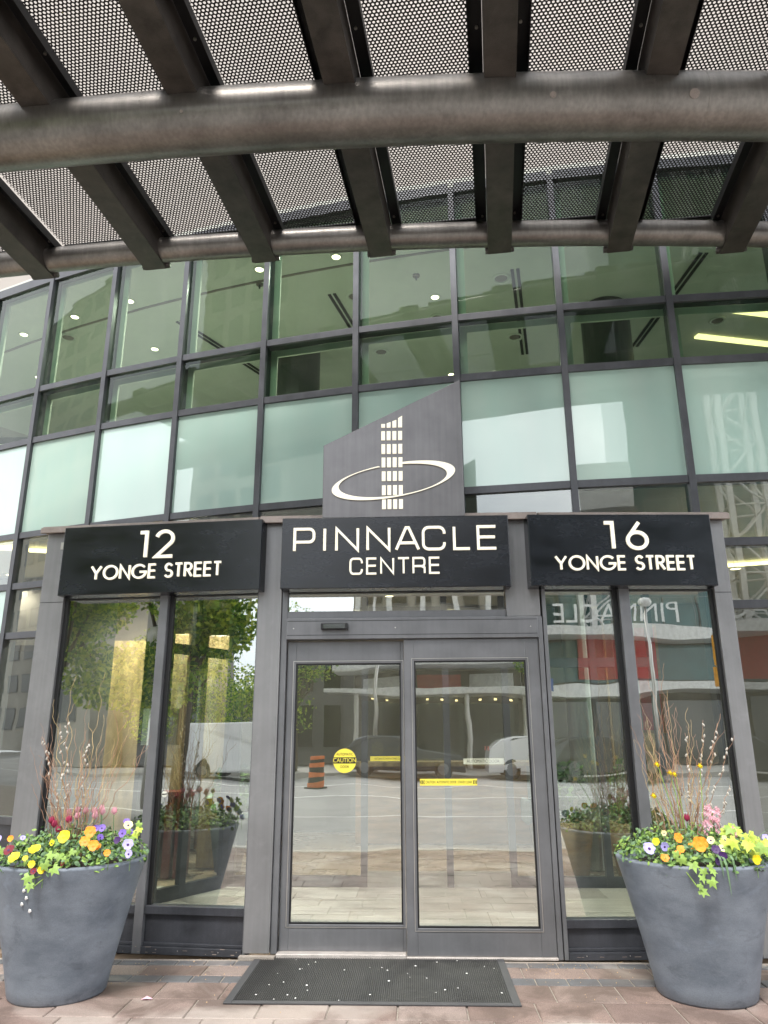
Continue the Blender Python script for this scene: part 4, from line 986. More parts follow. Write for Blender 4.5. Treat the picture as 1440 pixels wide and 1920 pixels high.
# pansy: a stem and five broad petals with a dark eye; meshes shared per colour
pansy_cache = {}
def where(dx, dy):
    h = 'far left' if dx < -0.3 else 'left' if dx < -0.12 else 'middle' if dx < 0.12 else 'right' if dx < 0.3 else 'far right'
    return '%s at the %s' % ('in front' if dy < -0.33 else 'further back' if dy > -0.15 else 'halfway back', h)
def pansy(loc, colr, size, face, side_word, rnd, eye='pansy_dark', spot=(0, 0)):
    big = 'large ' if size > 0.033 else 'small ' if size < 0.023 else ''
    t = thing('pansy', '%s%s pansy %s of the %s planter' % (big, colr[1], where(*spot), side_word), 'flower', loc, '%s pansies in the %s planter' % (colr[1], side_word))
    key = (colr[0], eye)
    if key not in pansy_cache:
        ms = []
        for k, (ang, sz, dy) in enumerate(((125, 0.62, 0.010), (55, 0.62, 0.008), (185, 0.60, 0.004), (-5, 0.60, 0.003), (-90, 0.72, 0.0))):
            mb = MB(); a = math.radians(ang); cxp, czp = 0.42*math.cos(a), 0.42*math.sin(a)
            n = 12; vs = [(cxp*0.9, -0.06+dy*8, czp*0.9)]
            for i in range(n):
                th = 2*PI*i/n; wob = 1+0.06*math.sin(3*th+k)
                x, z = cxp+sz*wob*math.cos(th)*0.92, czp+sz*wob*math.sin(th)*0.85
                rr_ = math.hypot(x, z); vs.append((x, dy*8-0.16*rr_*rr_+0.07*math.sin(4*th+k*1.7), z))
            mb.add(vs, [(0, 1+(i+1) % n, 1+i) for i in range(n)]); me = mb.build('x', M[colr[0]], smooth=True)
            ms.append(('petal', me.data)); bpy.data.objects.remove(me)
        mb = MB(); n = 10; vs = [(0, -0.13, -0.1)]+[(0.24*math.cos(2*PI*i/n), -0.10, -0.12+0.22*math.sin(2*PI*i/n)) for i in range(n)]
        mb.add(vs, [(0, 1+(i+1) % n, 1+i) for i in range(n)]); me = mb.build('x', M[eye]); ms.append(('eye', me.data)); bpy.data.objects.remove(me)
        pansy_cache[key] = ms
    rot = face.to_track_quat('-Y', 'Z').to_euler()
    for nm, me in pansy_cache[key]:
        o = bpy.data.objects.new(nm, me); col.objects.link(o); o.parent = t; o.scale = (size,)*3; o.rotation_euler = rot
    MB().tube([(loc[0], loc[1], loc[2]), (loc[0]+0.005, loc[1]+0.02, loc[2]-0.03), (loc[0]+0.005, loc[1]+0.02, loc[2]-0.10)], 0.0018, 5).build('stem', M['leaf_mid'], t)
    return t
CY, CO, CV, CLi, CM, CD, CC = [('pansy_yellow', 'yellow'), ('pansy_orange', 'orange'), ('pansy_violet', 'violet'), ('pansy_lilac', 'lilac'), ('pansy_maroon', 'dark maroon'), ('pansy_dark', 'deep purple'), ('pansy_cream', 'cream')]
# (x offset, y offset, height above rim, colour, size)
LEFTF = [(-0.37, -0.17, 0.10, CLi, .026), (-0.40, -0.22, 0.045, CO, .024), (-0.43, -0.13, 0.02, CO, .020), (-0.23, -0.30, 0.06, CM, .032), (-0.28, -0.20, 0.11, CO, .018), (-0.22, -0.17, 0.11, CLi, .018),
         (-0.145, -0.40, 0.035, CY, .036), (-0.06, -0.34, 0.07, CY, .032), (0.02, -0.30, 0.10, CY, .018), (0.07, -0.26, 0.13, CY, .034), (-0.03, -0.42, 0.0, CY, .022), (-0.075, -0.41, 0.03, CY, .016), (0.03, -0.42, -0.03, CY, .020),
         (0.20, -0.20, 0.15, CO, .034), (0.19, -0.24, 0.10, CO, .030), (0.25, -0.26, 0.08, CO, .030), (0.27, -0.24, 0.07, CO, .022), (0.23, -0.10, 0.16, CV, .022), (0.24, -0.14, 0.11, CV, .020), (0.16, -0.02, 0.15, CV, .020),
         (0.35, -0.02, 0.19, CV, .022), (0.37, -0.04, 0.17, CC, .026), (0.36, -0.10, 0.13, CV, .026), (0.39, -0.06, 0.13, CV, .022), (0.33, -0.10, 0.09, CD, .020), (0.41, -0.13, 0.07, CLi, .034), (0.43, -0.16, 0.02, CLi, .026), (0.34, -0.27, 0.04, CO, .020), (-0.01, -0.43, -0.035, CM, .018), (0.13, -0.38, 0.0, CM, .016)]
RIGHTF = [(-0.33, -0.24, 0.05, CLi, .032), (-0.24, -0.24, 0.06, CLi, .026), (-0.28, -0.22, 0.085, CY, .022), (-0.27, -0.33, 0.01, CO, .022), (-0.16, -0.25, 0.11, CO, .030), (-0.17, -0.31, 0.055, CO, .022), (-0.20, -0.34, 0.035, CO, .018),
          (-0.06, -0.32, 0.085, CO, .040), (-0.08, -0.22, 0.06, CO, .02), (0.015, -0.28, 0.10, CC, .022), (0.05, -0.34, 0.065, CC, .020), (0.10, -0.26, 0.10, CC, .024), (0.01, -0.36, 0.06, CD, .026), (0.03, -0.40, 0.03, CD, .024), (0.0, -0.39, 0.0, CD, .022), (0.22, -0.38, 0.01, CY, .026), (0.40, -0.10, 0.09, CLi, .022), (0.44, -0.16, 0.0, CD, .022), (-0.20, -0.12, 0.12, CC, .018)]
rnd = random.Random(5)
for (P, F, sw) in ((PLN[0], LEFTF, 'left'), (PLN[1], RIGHTF, 'right')):
    for (dx, dy, dz, c, s) in F:
        face = Vector((dx*0.6+rnd.gauss(0, 0.25), -1.0+rnd.gauss(0, 0.15), 0.45+rnd.gauss(0, 0.25)))
        pansy((P[0]+dx*1.03, P[1]+dy-0.045, P[4]+dz+0.03), c, s*1.08*rnd.uniform(0.9, 1.1), face, sw, rnd, spot=(dx, dy), eye='pansy_dark' if c in (CV, CLi, CC) else c[0] if c in (CY, CO) else 'pansy_dark')

# trailing vines
def vine(base, leaves, mname, lb, name, size, seed, cat='vine', stemm='leaf_ivy'):
    rnd = random.Random(seed); t = thing(name, lb, cat, base)
    path = [Vector(base)]+[Vector(p) for p in leaves]
    MB().tube([base, *leaves[::max(1, len(leaves)//5)]], 0.003, 5).build('stem', M[stemm], t)
    for p in leaves:
        p = (p[0], p[1]-0.045, p[2]+0.02)
        mb = MB(); nr = Vector((rnd.gauss(0, 0.3), -1, 0.55+rnd.gauss(0, 0.3))); leaf_star(mb, Vector(p), size*rnd.uniform(0.75, 1.2), nr, Vector((rnd.gauss(0, 0.6), -0.3, -1)))
        mb.build('leaf', M[mname if rnd.random() < 0.72 or mname != 'leaf_lime' else 'leaf_ivy'], t)
    return t
x0, y0, _, _, h0 = PLN[0]
vine((x0+0.06, y0-0.30, h0+0.02), [(x0+0.10, y0-0.36, h0+0.05), (x0+0.15, y0-0.38, h0+0.03), (x0+0.05, y0-0.43, h0+0.01), (x0+0.11, y0-0.44, h0-0.01), (x0-0.02, y0-0.46, h0-0.05), (x0+0.0, y0-0.48, h0-0.09), (x0+0.17, y0-0.34, h0+0.07), (x0+0.07, y0-0.40, h0+0.06)], 'leaf_ivy', 'ivy spilling over the front rim of the left planter', 'ivy', 0.045, 1)
vine((x0+0.36, y0-0.05, h0+0.02), [(x0+0.40, y0-0.08, h0+0.15), (x0+0.44, y0-0.06, h0+0.13), (x0+0.45, y0-0.04, h0+0.19), (x0+0.46, y0-0.06, h0+0.16), (x0+0.42, y0-0.07, h0+0.11)], 'leaf_lime', 'bright lime vine leaves at the right side of the left planter', 'lime_vine', 0.042, 2)
vine((x0-0.36, y0-0.1, h0+0.01), [(x0-0.42, y0-0.20, h0+0.02), (x0-0.46, y0-0.12, h0+0.04), (x0-0.36, y0-0.28, h0+0.0), (x0-0.30, y0-0.33, h0+0.02), (x0-0.33, y0-0.22, h0+0.06), (x0-0.40, y0-0.16, h0+0.0)], 'leaf_ivy', 'ivy leaves at the left side of the left planter', 'ivy', 0.045, 3)
x0, y0, _, _, h0 = PLN[1]
rnd = random.Random(9)
vine((x0+0.22, y0-0.2, h0+0.02), [(x0+0.44*math.cos(a_)*q_+0.02, y0+0.44*math.sin(a_)*q_, h0+0.02+rnd.uniform(0.0, 0.16)*(1.3-q_)+0.03) for a_, q_ in [(rnd.uniform(-1.35, 0.15), rnd.uniform(0.45, 1.03)) for _ in range(36)]], 'leaf_lime', 'large lime sweet potato vine filling the right side of the right planter', 'lime_vine', 0.056, 4)
vine((x0-0.15, y0-0.3, h0+0.02), [(x0-0.20, y0-0.37, h0+0.02), (x0-0.15, y0-0.42, h0+0.0), (x0-0.10, y0-0.43, h0-0.03), (x0-0.12, y0-0.46, h0-0.06), (x0-0.07, y0-0.46, h0-0.08), (x0-0.05, y0-0.44, h0-0.03), (x0-0.14, y0-0.47, h0-0.10), (x0-0.13, y0-0.46, h0-0.13), (x0-0.22, y0-0.36, h0+0.05), (x0-0.06, y0-0.43, h0-0.005)], 'leaf_ivy', 'ivy hanging over the front rim of the right planter', 'ivy', 0.045, 5)
# drooping blades at the right planter
for i, (dx, L) in enumerate([(0.02, 0.24), (-0.01, 0.15), (0.06, 0.16)]):
    mb = MB(); pts = []
    for k in range(8):
        s = k/7; pts.append(Vector((x0+dx+0.02*s, y0-0.36-0.12*math.sin(min(1, s*1.6)*PI/2), h0+0.05+0.05*math.sin(s*PI*0.7)-L*s*s)))
    vs = []
    for k, q in enumerate(pts): w = 0.008*(1-(k/7)**3); vs += [q-Vector((w, 0, 0)), q+Vector((w, 0, 0))]
    mb.add(vs, [(2*k, 2*k+1, 2*k+3, 2*k+2) for k in range(7)])
    tag(mb.build('drooping_leaf', M['leaf_grey']), ['longest narrow leaf drooping over the right planter rim', 'shorter pale leaf drooping over the right planter rim beside the ivy', 'narrow leaf drooping over the middle of the right planter'][i], 'leaf')
# tulips, hyacinths, daffodils
def tulip(x, y, z, m, lb, grp):
    t = thing('tulip', lb, 'flower', (x, y, z-0.14), grp)
    for k in range(6):
        a = 2*PI*k/6+x*9; mb = MB(); d = Vector((math.cos(a), math.sin(a), 0)); s = Vector((-d.y, d.x, 0)); r = 0.016 if k % 2 else 0.013
        c = Vector((x, y, z)); vs = [c-Vector((0, 0, 0.02)), c+d*r+s*0.014+Vector((0, 0, 0.0)), c+d*r-s*0.014, c+d*r*0.9+Vector((0, 0, 0.032)), c+d*r*1.15]
        mb.add(vs, [(0, 2, 4), (0, 4, 1), (1, 4, 3), (4, 2, 3)]); mb.build('petal', M[m], t, smooth=True)
    MB().tube([(x, y, z-0.02), (x+0.004, y+0.01, z-0.16)], 0.003, 5).build('stem', M['leaf_grey'], t)
lx, ly = PLN[0][0], PLN[0][1]
for i, (dx, dy, dz) in enumerate([(-0.05, 0, 0.26), (-0.01, 0.05, 0.27), (0.02, -0.02, 0.24), (0.05, 0.03, 0.27), (-0.02, -0.05, 0.22), (0.12, 0.0, 0.27), (0.15, 0.04, 0.28), (0.18, -0.02, 0.27), (0.25, 0.0, 0.27), (0.15, -0.06, 0.25)]):
    tulip(lx+dx, ly+dy, PLN[0][4]+dz, 'tulip_pink', ['leftmost pink tulip of the left planter', 'pink tulip behind the second from the left in the left planter', 'pink tulip in the middle of the left planter', 'pink tulip just right of the willow stems in the left planter', 'lowest of the pink tulips on the left, left planter', 'pink tulip in the gap right of the willow stems, left planter', 'highest pink tulip at the right, left planter', 'second pink tulip from the right, left planter', 'rightmost pink tulip standing alone in the left planter', 'lowest pink tulip of the right cluster, left planter'][i], 'pink tulips in the left planter')
for dx, dy, dz in ((-0.13, -0.06, 0.22), (-0.10, -0.08, 0.20), (0.0, -0.10, 0.23), (-0.06, -0.1, 0.17)):
    tulip(lx+dx, ly+dy, PLN[0][4]+dz, 'tulip_red', {-0.13: 'leftmost dark red tulip in the left planter', -0.10: 'second dark red tulip from the left in the left planter', 0.0: 'dark red tulip furthest right in the left planter', -0.06: 'lowest dark red tulip in the left planter'}[dx], 'dark red tulips in the left planter')
rx, ry = PLN[1][0], PLN[1][1]
tulip(rx-0.02, ry-0.05, PLN[1][4]+0.22, 'tulip_red', 'dark red tulip left of the hyacinth in the right planter', None)
def hyacinth(x, y, z, n, lb, r=0.045, h=0.09):
    t = thing('hyacinth', lb, 'flower', (x, y, z-0.12), 'pink hyacinths in the right planter'); rnd = random.Random(n)
    for i in range(n):
        a = rnd.uniform(0, 2*PI); v = rnd.uniform(-1, 1); c = Vector((x+r*math.cos(a)*math.sqrt(1-v*v*0.8), y+r*math.sin(a)*math.sqrt(1-v*v*0.8), z+h*v*0.5)); d = (c-Vector((x, y, c.z))).normalized()
        mb = MB(); s1 = d.cross(Vector((0, 0, 1))).normalized(); s2 = s1.cross(d); vs = [c]
        for k in range(12):
            rr_ = 0.019 if k % 2 == 0 else 0.007; vs.append(c+(s1*math.cos(k*PI/6)+s2*math.sin(k*PI/6))*rr_+d*(0.008 if k % 2 == 0 else 0.002))
        mb.add(vs, [(0, 1+k, 1+(k+1) % 12) for k in range(12)]); mb.build('floret', M['hyacinth'], t)
    MB().tube([(x, y, z+h*0.45), (x, y, z-0.16)], 0.006, 6).build('stem', M['leaf_mid'], t)
hyacinth(rx+0.115, ry-0.12, PLN[1][4]+0.255, 44, 'upper full pink hyacinth in the right planter'); hyacinth(rx+0.085, ry-0.16, PLN[1][4]+0.18, 30, 'lower pink hyacinth in the right planter')
hyacinth(rx+0.20, ry-0.14, PLN[1][4]+0.15, 26, 'small pale pink hyacinth at the right of the hyacinths', 0.04, 0.06)
def daffodil(x, y, z, base, lb):
    t = thing('daffodil', lb, 'flower', base, 'drooping yellow daffodils in the right planter')
    c = Vector((x, y, z)); d = Vector((0.3, -0.8, -0.45)).normalized(); s1 = d.cross(Vector((0, 0, 1))).normalized(); s2 = s1.cross(d)
    mb = MB(); vs = [c]
    for k in range(12): rr_ = 0.026 if k % 2 == 0 else 0.010; vs.append(c+(s1*math.cos(k*PI/6)+s2*math.sin(k*PI/6))*rr_)
    mb.add(vs, [(0, 1+k, 1+(k+1) % 12) for k in range(12)]); mb.build('petals', M['daffodil'], t)
    MB().tube([c, c+d*0.018], [0.007, 0.011], 8).build('trumpet', M['pansy_yellow'], t)
    MB().tube([c, c+Vector((0.006, 0.01, 0.012)), Vector(base)*0.5+c*0.5+Vector((0.01, 0, 0.03)), base], 0.0025, 5).build('stem', M['leaf_ivy'], t)
for dx, dy, dz, bx_, lb in [(-0.26, -0.2, 0.37, -0.10, 'daffodil leaning out to the left of the right planter'), (-0.19, -0.1, 0.55, -0.08, 'daffodil high on the left side of the right planter'), (-0.12, -0.12, 0.50, -0.06, 'daffodil in front of the willow stems of the right planter'),
                            (-0.085, -0.1, 0.49, -0.05, 'daffodil beside the middle willow stems of the right planter'), (0.08, -0.1, 0.54, 0.04, 'daffodil high on the right side of the willow stems of the right planter')]:
    daffodil(rx+dx, ry+dy, PLN[1][4]+dz, (rx+bx_, ry-0.1, PLN[1][4]), lb)
# curly willow
def willow(bx0, by0, bz, tip, seed, r=0.0042, wob=0.030, m='twig', lb='', grp='', twigs=1, name='willow_branch'):
    rnd = random.Random(seed); t = thing(name, lb, 'branch', (bx0, by0, bz), grp)
    n = 26; ph1, ph2 = rnd.uniform(0, 6), rnd.uniform(0, 6); f1 = rnd.uniform(9, 15); T = Vector(tip); B = Vector((bx0, by0, bz)); pts = []
    for k in range(n+1):
        s = k/n; q = B.lerp(T, s); c = min(1, s*3)
        drift = Vector((math.sin(s*PI)*rnd.uniform(-0.002, 0.002), 0, 0))
        q += Vector((wob*c*math.sin(f1*s*1.9+ph1)*0.55+wob*0.35*math.sin(f1*s*4.1+ph2)*c, wob*c*math.cos(f1*s*1.7+ph2)*0.6, 0))+drift; pts.append(q)
    MB().tube(pts, [r*(1-0.72*k/n) for k in range(n+1)], 6).build('stem', M[m], t, smooth=True)
    for j in range(twigs):
        k = rnd.randrange(8, n-4); p = pts[k]; d = Vector((rnd.uniform(-1, 1), rnd.uniform(-0.6, 0.6), rnd.uniform(0.9, 2.0))).normalized(); L = rnd.uniform(0.08, 0.26); sp = []
        for q in range(9): s = q/8; sp.append(p+d*L*s+Vector((0.012*math.sin(s*7+j)*s, 0.01*math.sin(s*5)*s, 0)))
        MB().tube(sp, [r*0.55*(1-0.7*q/8) for q in range(9)], 5).build('twig', M[m], t, smooth=True)
    return t, pts
rnd = random.Random(21)
for P, sw, N, sx, spread in ((PLN[0], 'left', 36, 0, 1.0), (PLN[1], 'right', 36, 1, 0.75)):
    cx, cy, h = P[0]+(0.0 if sx == 0 else -0.03), P[1], P[4]
    for i in range(N):
        a = rnd.uniform(-1, 1)
        hh = rnd.uniform(0.45, 1.0)*(1.0-0.35*abs(a)) if sx == 0 else rnd.uniform(0.45, 1.05)*(1.0-0.30*abs(a+0.15))
        tip = (cx+a*0.40*spread*(0.55+0.5*hh), cy+rnd.uniform(-0.18, 0.18), h+0.12+hh*0.92)
        yel = rnd.random() < 0.35
        willow(cx+a*0.09+rnd.uniform(-0.03, 0.03), cy+rnd.uniform(-0.07, 0.05), h-0.02, tip, 100+i+sx*50, rnd.uniform(0.0020, 0.0034), rnd.uniform(0.010, 0.024), 'twig2' if yel else 'twig',
               '%s %s willow branch %s of the %s planter' % ('short' if hh < 0.45 else 'medium tall' if hh < 0.7 else 'tall', 'yellowish' if yel else 'reddish', 'leaning out at the far left' if a < -0.7 else 'leaning left in the left half' if a < -0.3 else 'just left of the centre' if a < 0 else 'just right of the centre' if a < 0.3 else 'leaning right in the right half' if a < 0.7 else 'leaning out at the far right', sw), '%s willow branches in the %s planter' % ('yellowish' if yel else 'reddish', sw), 1)
LT = [((-0.19, -1.0), (-0.10, -0.05, 1.13)), ((0.05, 0), (0.095, 0.0, 1.16)), ((0.05, 0), (0.29, 0.05, 0.98)), ((0.1, 0), (0.44, 0.0, 0.68)), ((-0.1, 0), (-0.30, 0, 0.62)), ((-0.05, 0), (-0.25, 0.02, 0.98))]
for i, ((bx_, _), tp) in enumerate(LT):
    lbl = ['tall willow branch bending left at the top of the left planter', 'tallest yellowish willow branch in the middle of the left planter', 'long willow branch leaning right in the left planter', 'willow branch leaning far right beside the mullion in the left planter', 'short willow branch leaning out over the left pier', 'long thin willow branch at the left of the left planter'][i]
    willow(PLN[0][0]+bx_*0.4, PLN[0][1], PLN[0][4], (PLN[0][0]+tp[0], PLN[0][1]+tp[1], PLN[0][4]+tp[2]), 300+i, 0.0034, 0.024, 'twig2' if i in (0, 1, 5) else 'twig', lbl, 'single tall willow branches in the left planter', 2)
for i, tp in enumerate([(-0.06, 0, 1.19), (-0.14, 0, 1.08), (0.30, 0.0, 0.86), (-0.22, 0, 0.98)]):
    lbl = ['tallest reddish willow branch of the right planter', 'second tallest reddish willow branch of the right planter, just left of the tallest', 'curly willow branch on the right side of the right planter', 'willow branch on the left side of the right planter'][i]
    willow(PLN[1][0]-0.04, PLN[1][1], PLN[1][4], (PLN[1][0]+tp[0], PLN[1][1]+tp[1], PLN[1][4]+tp[2]), 330+i, 0.0034, 0.022, 'twig', lbl, 'single tall willow branches in the right planter', 2)
# catkin branches
catk = MB(); catk.sm = True
for i in range(5):
    pass
cme = MB(); cme.sm = True; cme.tube([(0, 0, -0.012), (0, 0, -0.006), (0, 0, 0.004), (0, 0, 0.012)], [0.002, 0.0062, 0.006, 0.002], 8)
_c = cme.build('catkin', M['catkin']); cat_data = _c.data; bpy.data.objects.remove(_c)
def catkin_branch(P, b0, tip, seed, lb, grp):
    t, pts = willow(P[0]+b0, P[1]-0.02, P[4], tip, seed, 0.0038, 0.012, 'twig', lb, grp, 0, 'catkin_branch'); rnd = random.Random(seed)
    for k in range(11, 26):
        if rnd.random() < 0.62:
            o = bpy.data.objects.new('catkin', cat_data); col.objects.link(o); o.parent = t
            o.location = pts[k]+Vector((rnd.uniform(-0.011, 0.011), -0.004, rnd.uniform(-0.012, 0.012)))-t.location; o.rotation_euler = (rnd.uniform(-.5, .5), rnd.uniform(-.6, .6), 0)
for i, (b0, tp) in enumerate([(0.0, (-0.16, -0.05, 0.82)), (-0.02, (-0.11, -0.05, 0.86)), (0.0, (-0.24, -0.08, 0.74)), (0.03, (0.05, -0.05, 0.72))]):
    catkin_branch(PLN[0], b0, (PLN[0][0]+tp[0], PLN[0][1]+tp[1], PLN[0][4]+tp[2]), 400+i, ['second catkin branch from the left in the left planter', 'tallest branch with white catkins in the left planter', 'leftmost branch with white catkins in the left planter', 'rightmost branch with white catkins in the left planter'][i], 'catkin branches in the left planter')
for i, (b0, tp) in enumerate([(0.0, (0.35, -0.02, 0.72)), (0.02, (0.16, -0.05, 0.82)), (0.0, (0.04, -0.05, 0.74)), (0.03, (0.24, -0.05, 0.80)), (0.1, (0.26, -0.08, 0.42))]):
    catkin_branch(PLN[1], b0, (PLN[1][0]+tp[0], PLN[1][1]+tp[1], PLN[1][4]+tp[2]), 420+i, ['catkin branch leaning far right over the pier in the right planter', 'tallest catkin branch in the right planter', 'leftmost catkin branch in the right planter', 'catkin branch right of the tallest one in the right planter', 'lowest catkin branch, low at the right of the right planter'][i], 'catkin branches in the right planter')

# ------------------------------------------------------------------ door mat and litter
mt = thing('door_mat', 'black ribbed rubber mat in front of the doors', 'door mat', (-0.28, 5.4, 0))
MX0, MX1, MY0, MY1 = -1.148, 0.580, 4.93, 5.845
MB().box(MX0+0.05, MX1-0.05, MY0+0.04, MY1, 0.001, 0.006).build('backing', M['rubber'], mt)
for (a, b_, c, d) in ((MX0, MX0+0.05, MY0, MY1), (MX1-0.05, MX1, MY0, MY1), (MX0+0.05, MX1-0.05, MY0, MY0+0.04)):
    MB().box(a, b_, c, d, 0.001, 0.012).build('border', M['mat_edge'], mt, bevel=0.004)
rb = MB(); x = MX0+0.054
while x < MX1-0.056: rb.box(x, x+0.0055, MY0+0.042, MY1-0.002, 0.006, 0.0115); x += 0.0125
o = rb.build('ribs', M['rib'], mt); o['kind'] = 'stuff'
pet = MB(); pet.add([(-.008, -.005, 0), (0, -.009, .002), (.009, -.003, 0), (.007, .006, .002), (-.004, .008, 0), (0, 0, .006)], [(0, 1, 5), (1, 2, 5), (2, 3, 5), (3, 4, 5), (4, 0, 5)])
_p = pet.build('x', M['white']); pd = _p.data; bpy.data.objects.remove(_p)
rnd = random.Random(31)
for i in range(34):
    o = bpy.data.objects.new('fallen_petal', pd); col.objects.link(o); o.location = (rnd.uniform(-1.0, 0.5), rnd.uniform(4.97, 5.8), 0.0125)
    o.rotation_euler = (0, 0, rnd.uniform(0, 6)); s = rnd.uniform(0.35, 0.9); o.scale = (s, s, s)
    tag(o, 'tiny white blossom petal fallen on the black door mat', 'petal', 'petals fallen on the door mat')
pp = MB(); pp.add([(-.03, -.015, 0.003), (0, -.02, .008), (.035, -.008, 0.003), (.03, .01, .004), (-.02, .014, 0.003), (0, 0, .018)], [(0, 1, 5), (1, 2, 5), (2, 3, 5), (3, 4, 5), (4, 0, 5)])
o = pp.build('fallen_petal', M['hyacinth']); o.location = (-1.62, 5.0, 0.002); tag(o, 'single pink petal lying on the pavers right of the left planter', 'petal')

# ------------------------------------------------------------------ the street behind the camera (seen in the glass)
def windows(t, x0, x1, z0, z1, y, nx, nz, mw, mf, wfrac=0.7, hfrac=0.62):
    dx, dz = (x1-x0)/nx, (z1-z0)/nz; base = None
    for i in range(nx):
        for j in range(nz):
            cx, cz = x0+dx*(i+.5), z0+dz*(j+.5)
            if base is None:
                w, h = dx*wfrac/2, dz*hfrac/2
                a = MB(); a.box(-w, w, 0.002, 0.06, -h, h); oa = a.build('window', M[mf], t); b_ = MB(); b_.box(-w+0.06, w-0.06, 0.0605, 0.08, -h+0.06, h-0.06); ob = b_.build('pane', M[mw], oa)
                ob.location = (0, 0, 0); base = (oa, ob)
            else:
                oa = base[0].copy(); col.objects.link(oa); ob = base[1].copy(); col.objects.link(ob); ob.parent = oa
            oa.location = Vector((cx, y, cz))-t.location
def block(name, lb, x0, x1, y0, y1, z, m, nx, nz, zst=1.0, mw='darkglass', mf='greywall', wf=0.7, hf=0.62):
    t = thing(name, lb, 'building', ((x0+x1)/2, y1, 0)); MB().box(x0, x1, y0, y1, -0.05, z).build('wall', M[m], t); MB().box(x0-0.1, x1+0.1, y0, y1+0.12, z, z+0.3).build('parapet', M['greywall'], t)
    windows(t, x0+0.5, x1-0.5, zst, z-0.4, y1, nx, nz, mw, mf, wf, hf); return t
podium = block('shop_building', 'low dark shop building across the street', -13.5, -3.0, -44, -26.0, 6.0, 'greywall', 7, 2, 0.6, hf=0.75)
hotel = block('office_building', 'tall beige building across the street', -3.0, 5.1, -44, -25.0, 12.2, 'beige', 6, 3, 4.6)
MB().box(2.4, 5.1, -44, -25.4, 12.5, 15.2).build('penthouse', M['white'], hotel)
for k in range(3):
    MB().box(-4.2+k*0.4, 5.2, -25, -22.6+0.3*k, 3.2+1.25*k, 3.5+1.25*k).build('canopy_slab', M['white'], hotel, bevel=0.03)
MB().box(-2.95, 5.05, -24.99, -24.93, 0.0, 4.4).build('shop_front', M['shop'], hotel)
for x in (-2.6, 0.0, 2.5):
    MB().box(x, x+2.3, -24.92, -24.86, 0.4, 2.9).build('shop_window', M['darkglass'], hotel)
    MB().box(x+0.1, x+2.2, -24.92, -24.88, 3.6, 4.2).build('shop_sign', M['red' if x == 0.0 else 'white'], hotel)
    for q in range(3): MB().box(x+0.5+q*0.7, x+0.62+q*0.7, -24.6, -24.5, 3.02, 3.1).build('glow_spot', M['striplamp'], hotel)  # added glowing spots, standing in for lobby downlights mirrored in the doors
for x in (-2.9, -1.3, 0.3, 1.9, 3.5): MB().box(x, x+0.25, -24.99, -24.7, 4.45, 12.1).build('pilaster', M['white'], hotel)
for x in (-2.75, -0.15, 2.35, 4.9): MB().cyl(x, -23.2, 0, 3.2, 0.12, 14).build("canopy_post", M["steel"], hotel)
teal = block('glass_tower', 'teal glass tower across the street', 6.0, 30, -56, -35.0, 60, 'teal', 10, 18, 7.5, 'teal', 'greywall', 0.9, 0.72)
MB().box(5.4, 26, -26, -23.6, 3.3, 3.7).build('canopy_slab', M['white'], teal); MB().box(5.4, 26, -26, -23.8, 6.0, 6.5).build('fascia_band', M['white'], teal)
for x in (9, 12.4, 15.8, 19.2): MB().box(x, x+3.0, -25.98, -25.9, 0.2, 3.1).build('shop_window', M['darkglass'], teal)
MB().box(5.3, 28, -30, -26.0, -0.05, 6.7).build('podium', M['shop'], teal); MB().box(5.4, 28, -25.99, -25.9, 3.9, 5.9).build('podium_glazing', M['teal'], teal)
rbn = thing('banner', 'red poster banner on the building across the street', 'banner', (14, -25, 4.8))
MB().box(11.6, 15.6, -25.88, -25.8, 4.0, 6.3).build('panel', M['red'], rbn)
slab_t = block('apartment_tower', 'tall grey apartment tower across the street at the left', -40, -25.2, -44, -26, 46, 'beige', 6, 12, 1.5)
far_t = block('apartment_tower', 'tall grey apartment tower far away at the far left', -112, -70, -30, -26, 58, 'beige', 10, 14, 1.5)
whites = block('white_building', 'low grey building across the street at the left', -24.3, -14.5, -44, -28, 3.6, 'greywall', 6, 1, 0.6)
# roof letters across the street, mirrored in the glass
rl = thing('rooftop_letters', 'white channel letters PINNACLE above the canopy across the street', 'sign', (12, -23.7, 8.0))
print_text('PINNACLE', 1.45, 'white', rl, (13.8, -25.8, 7.35), rot=(PI/2, 0, PI))
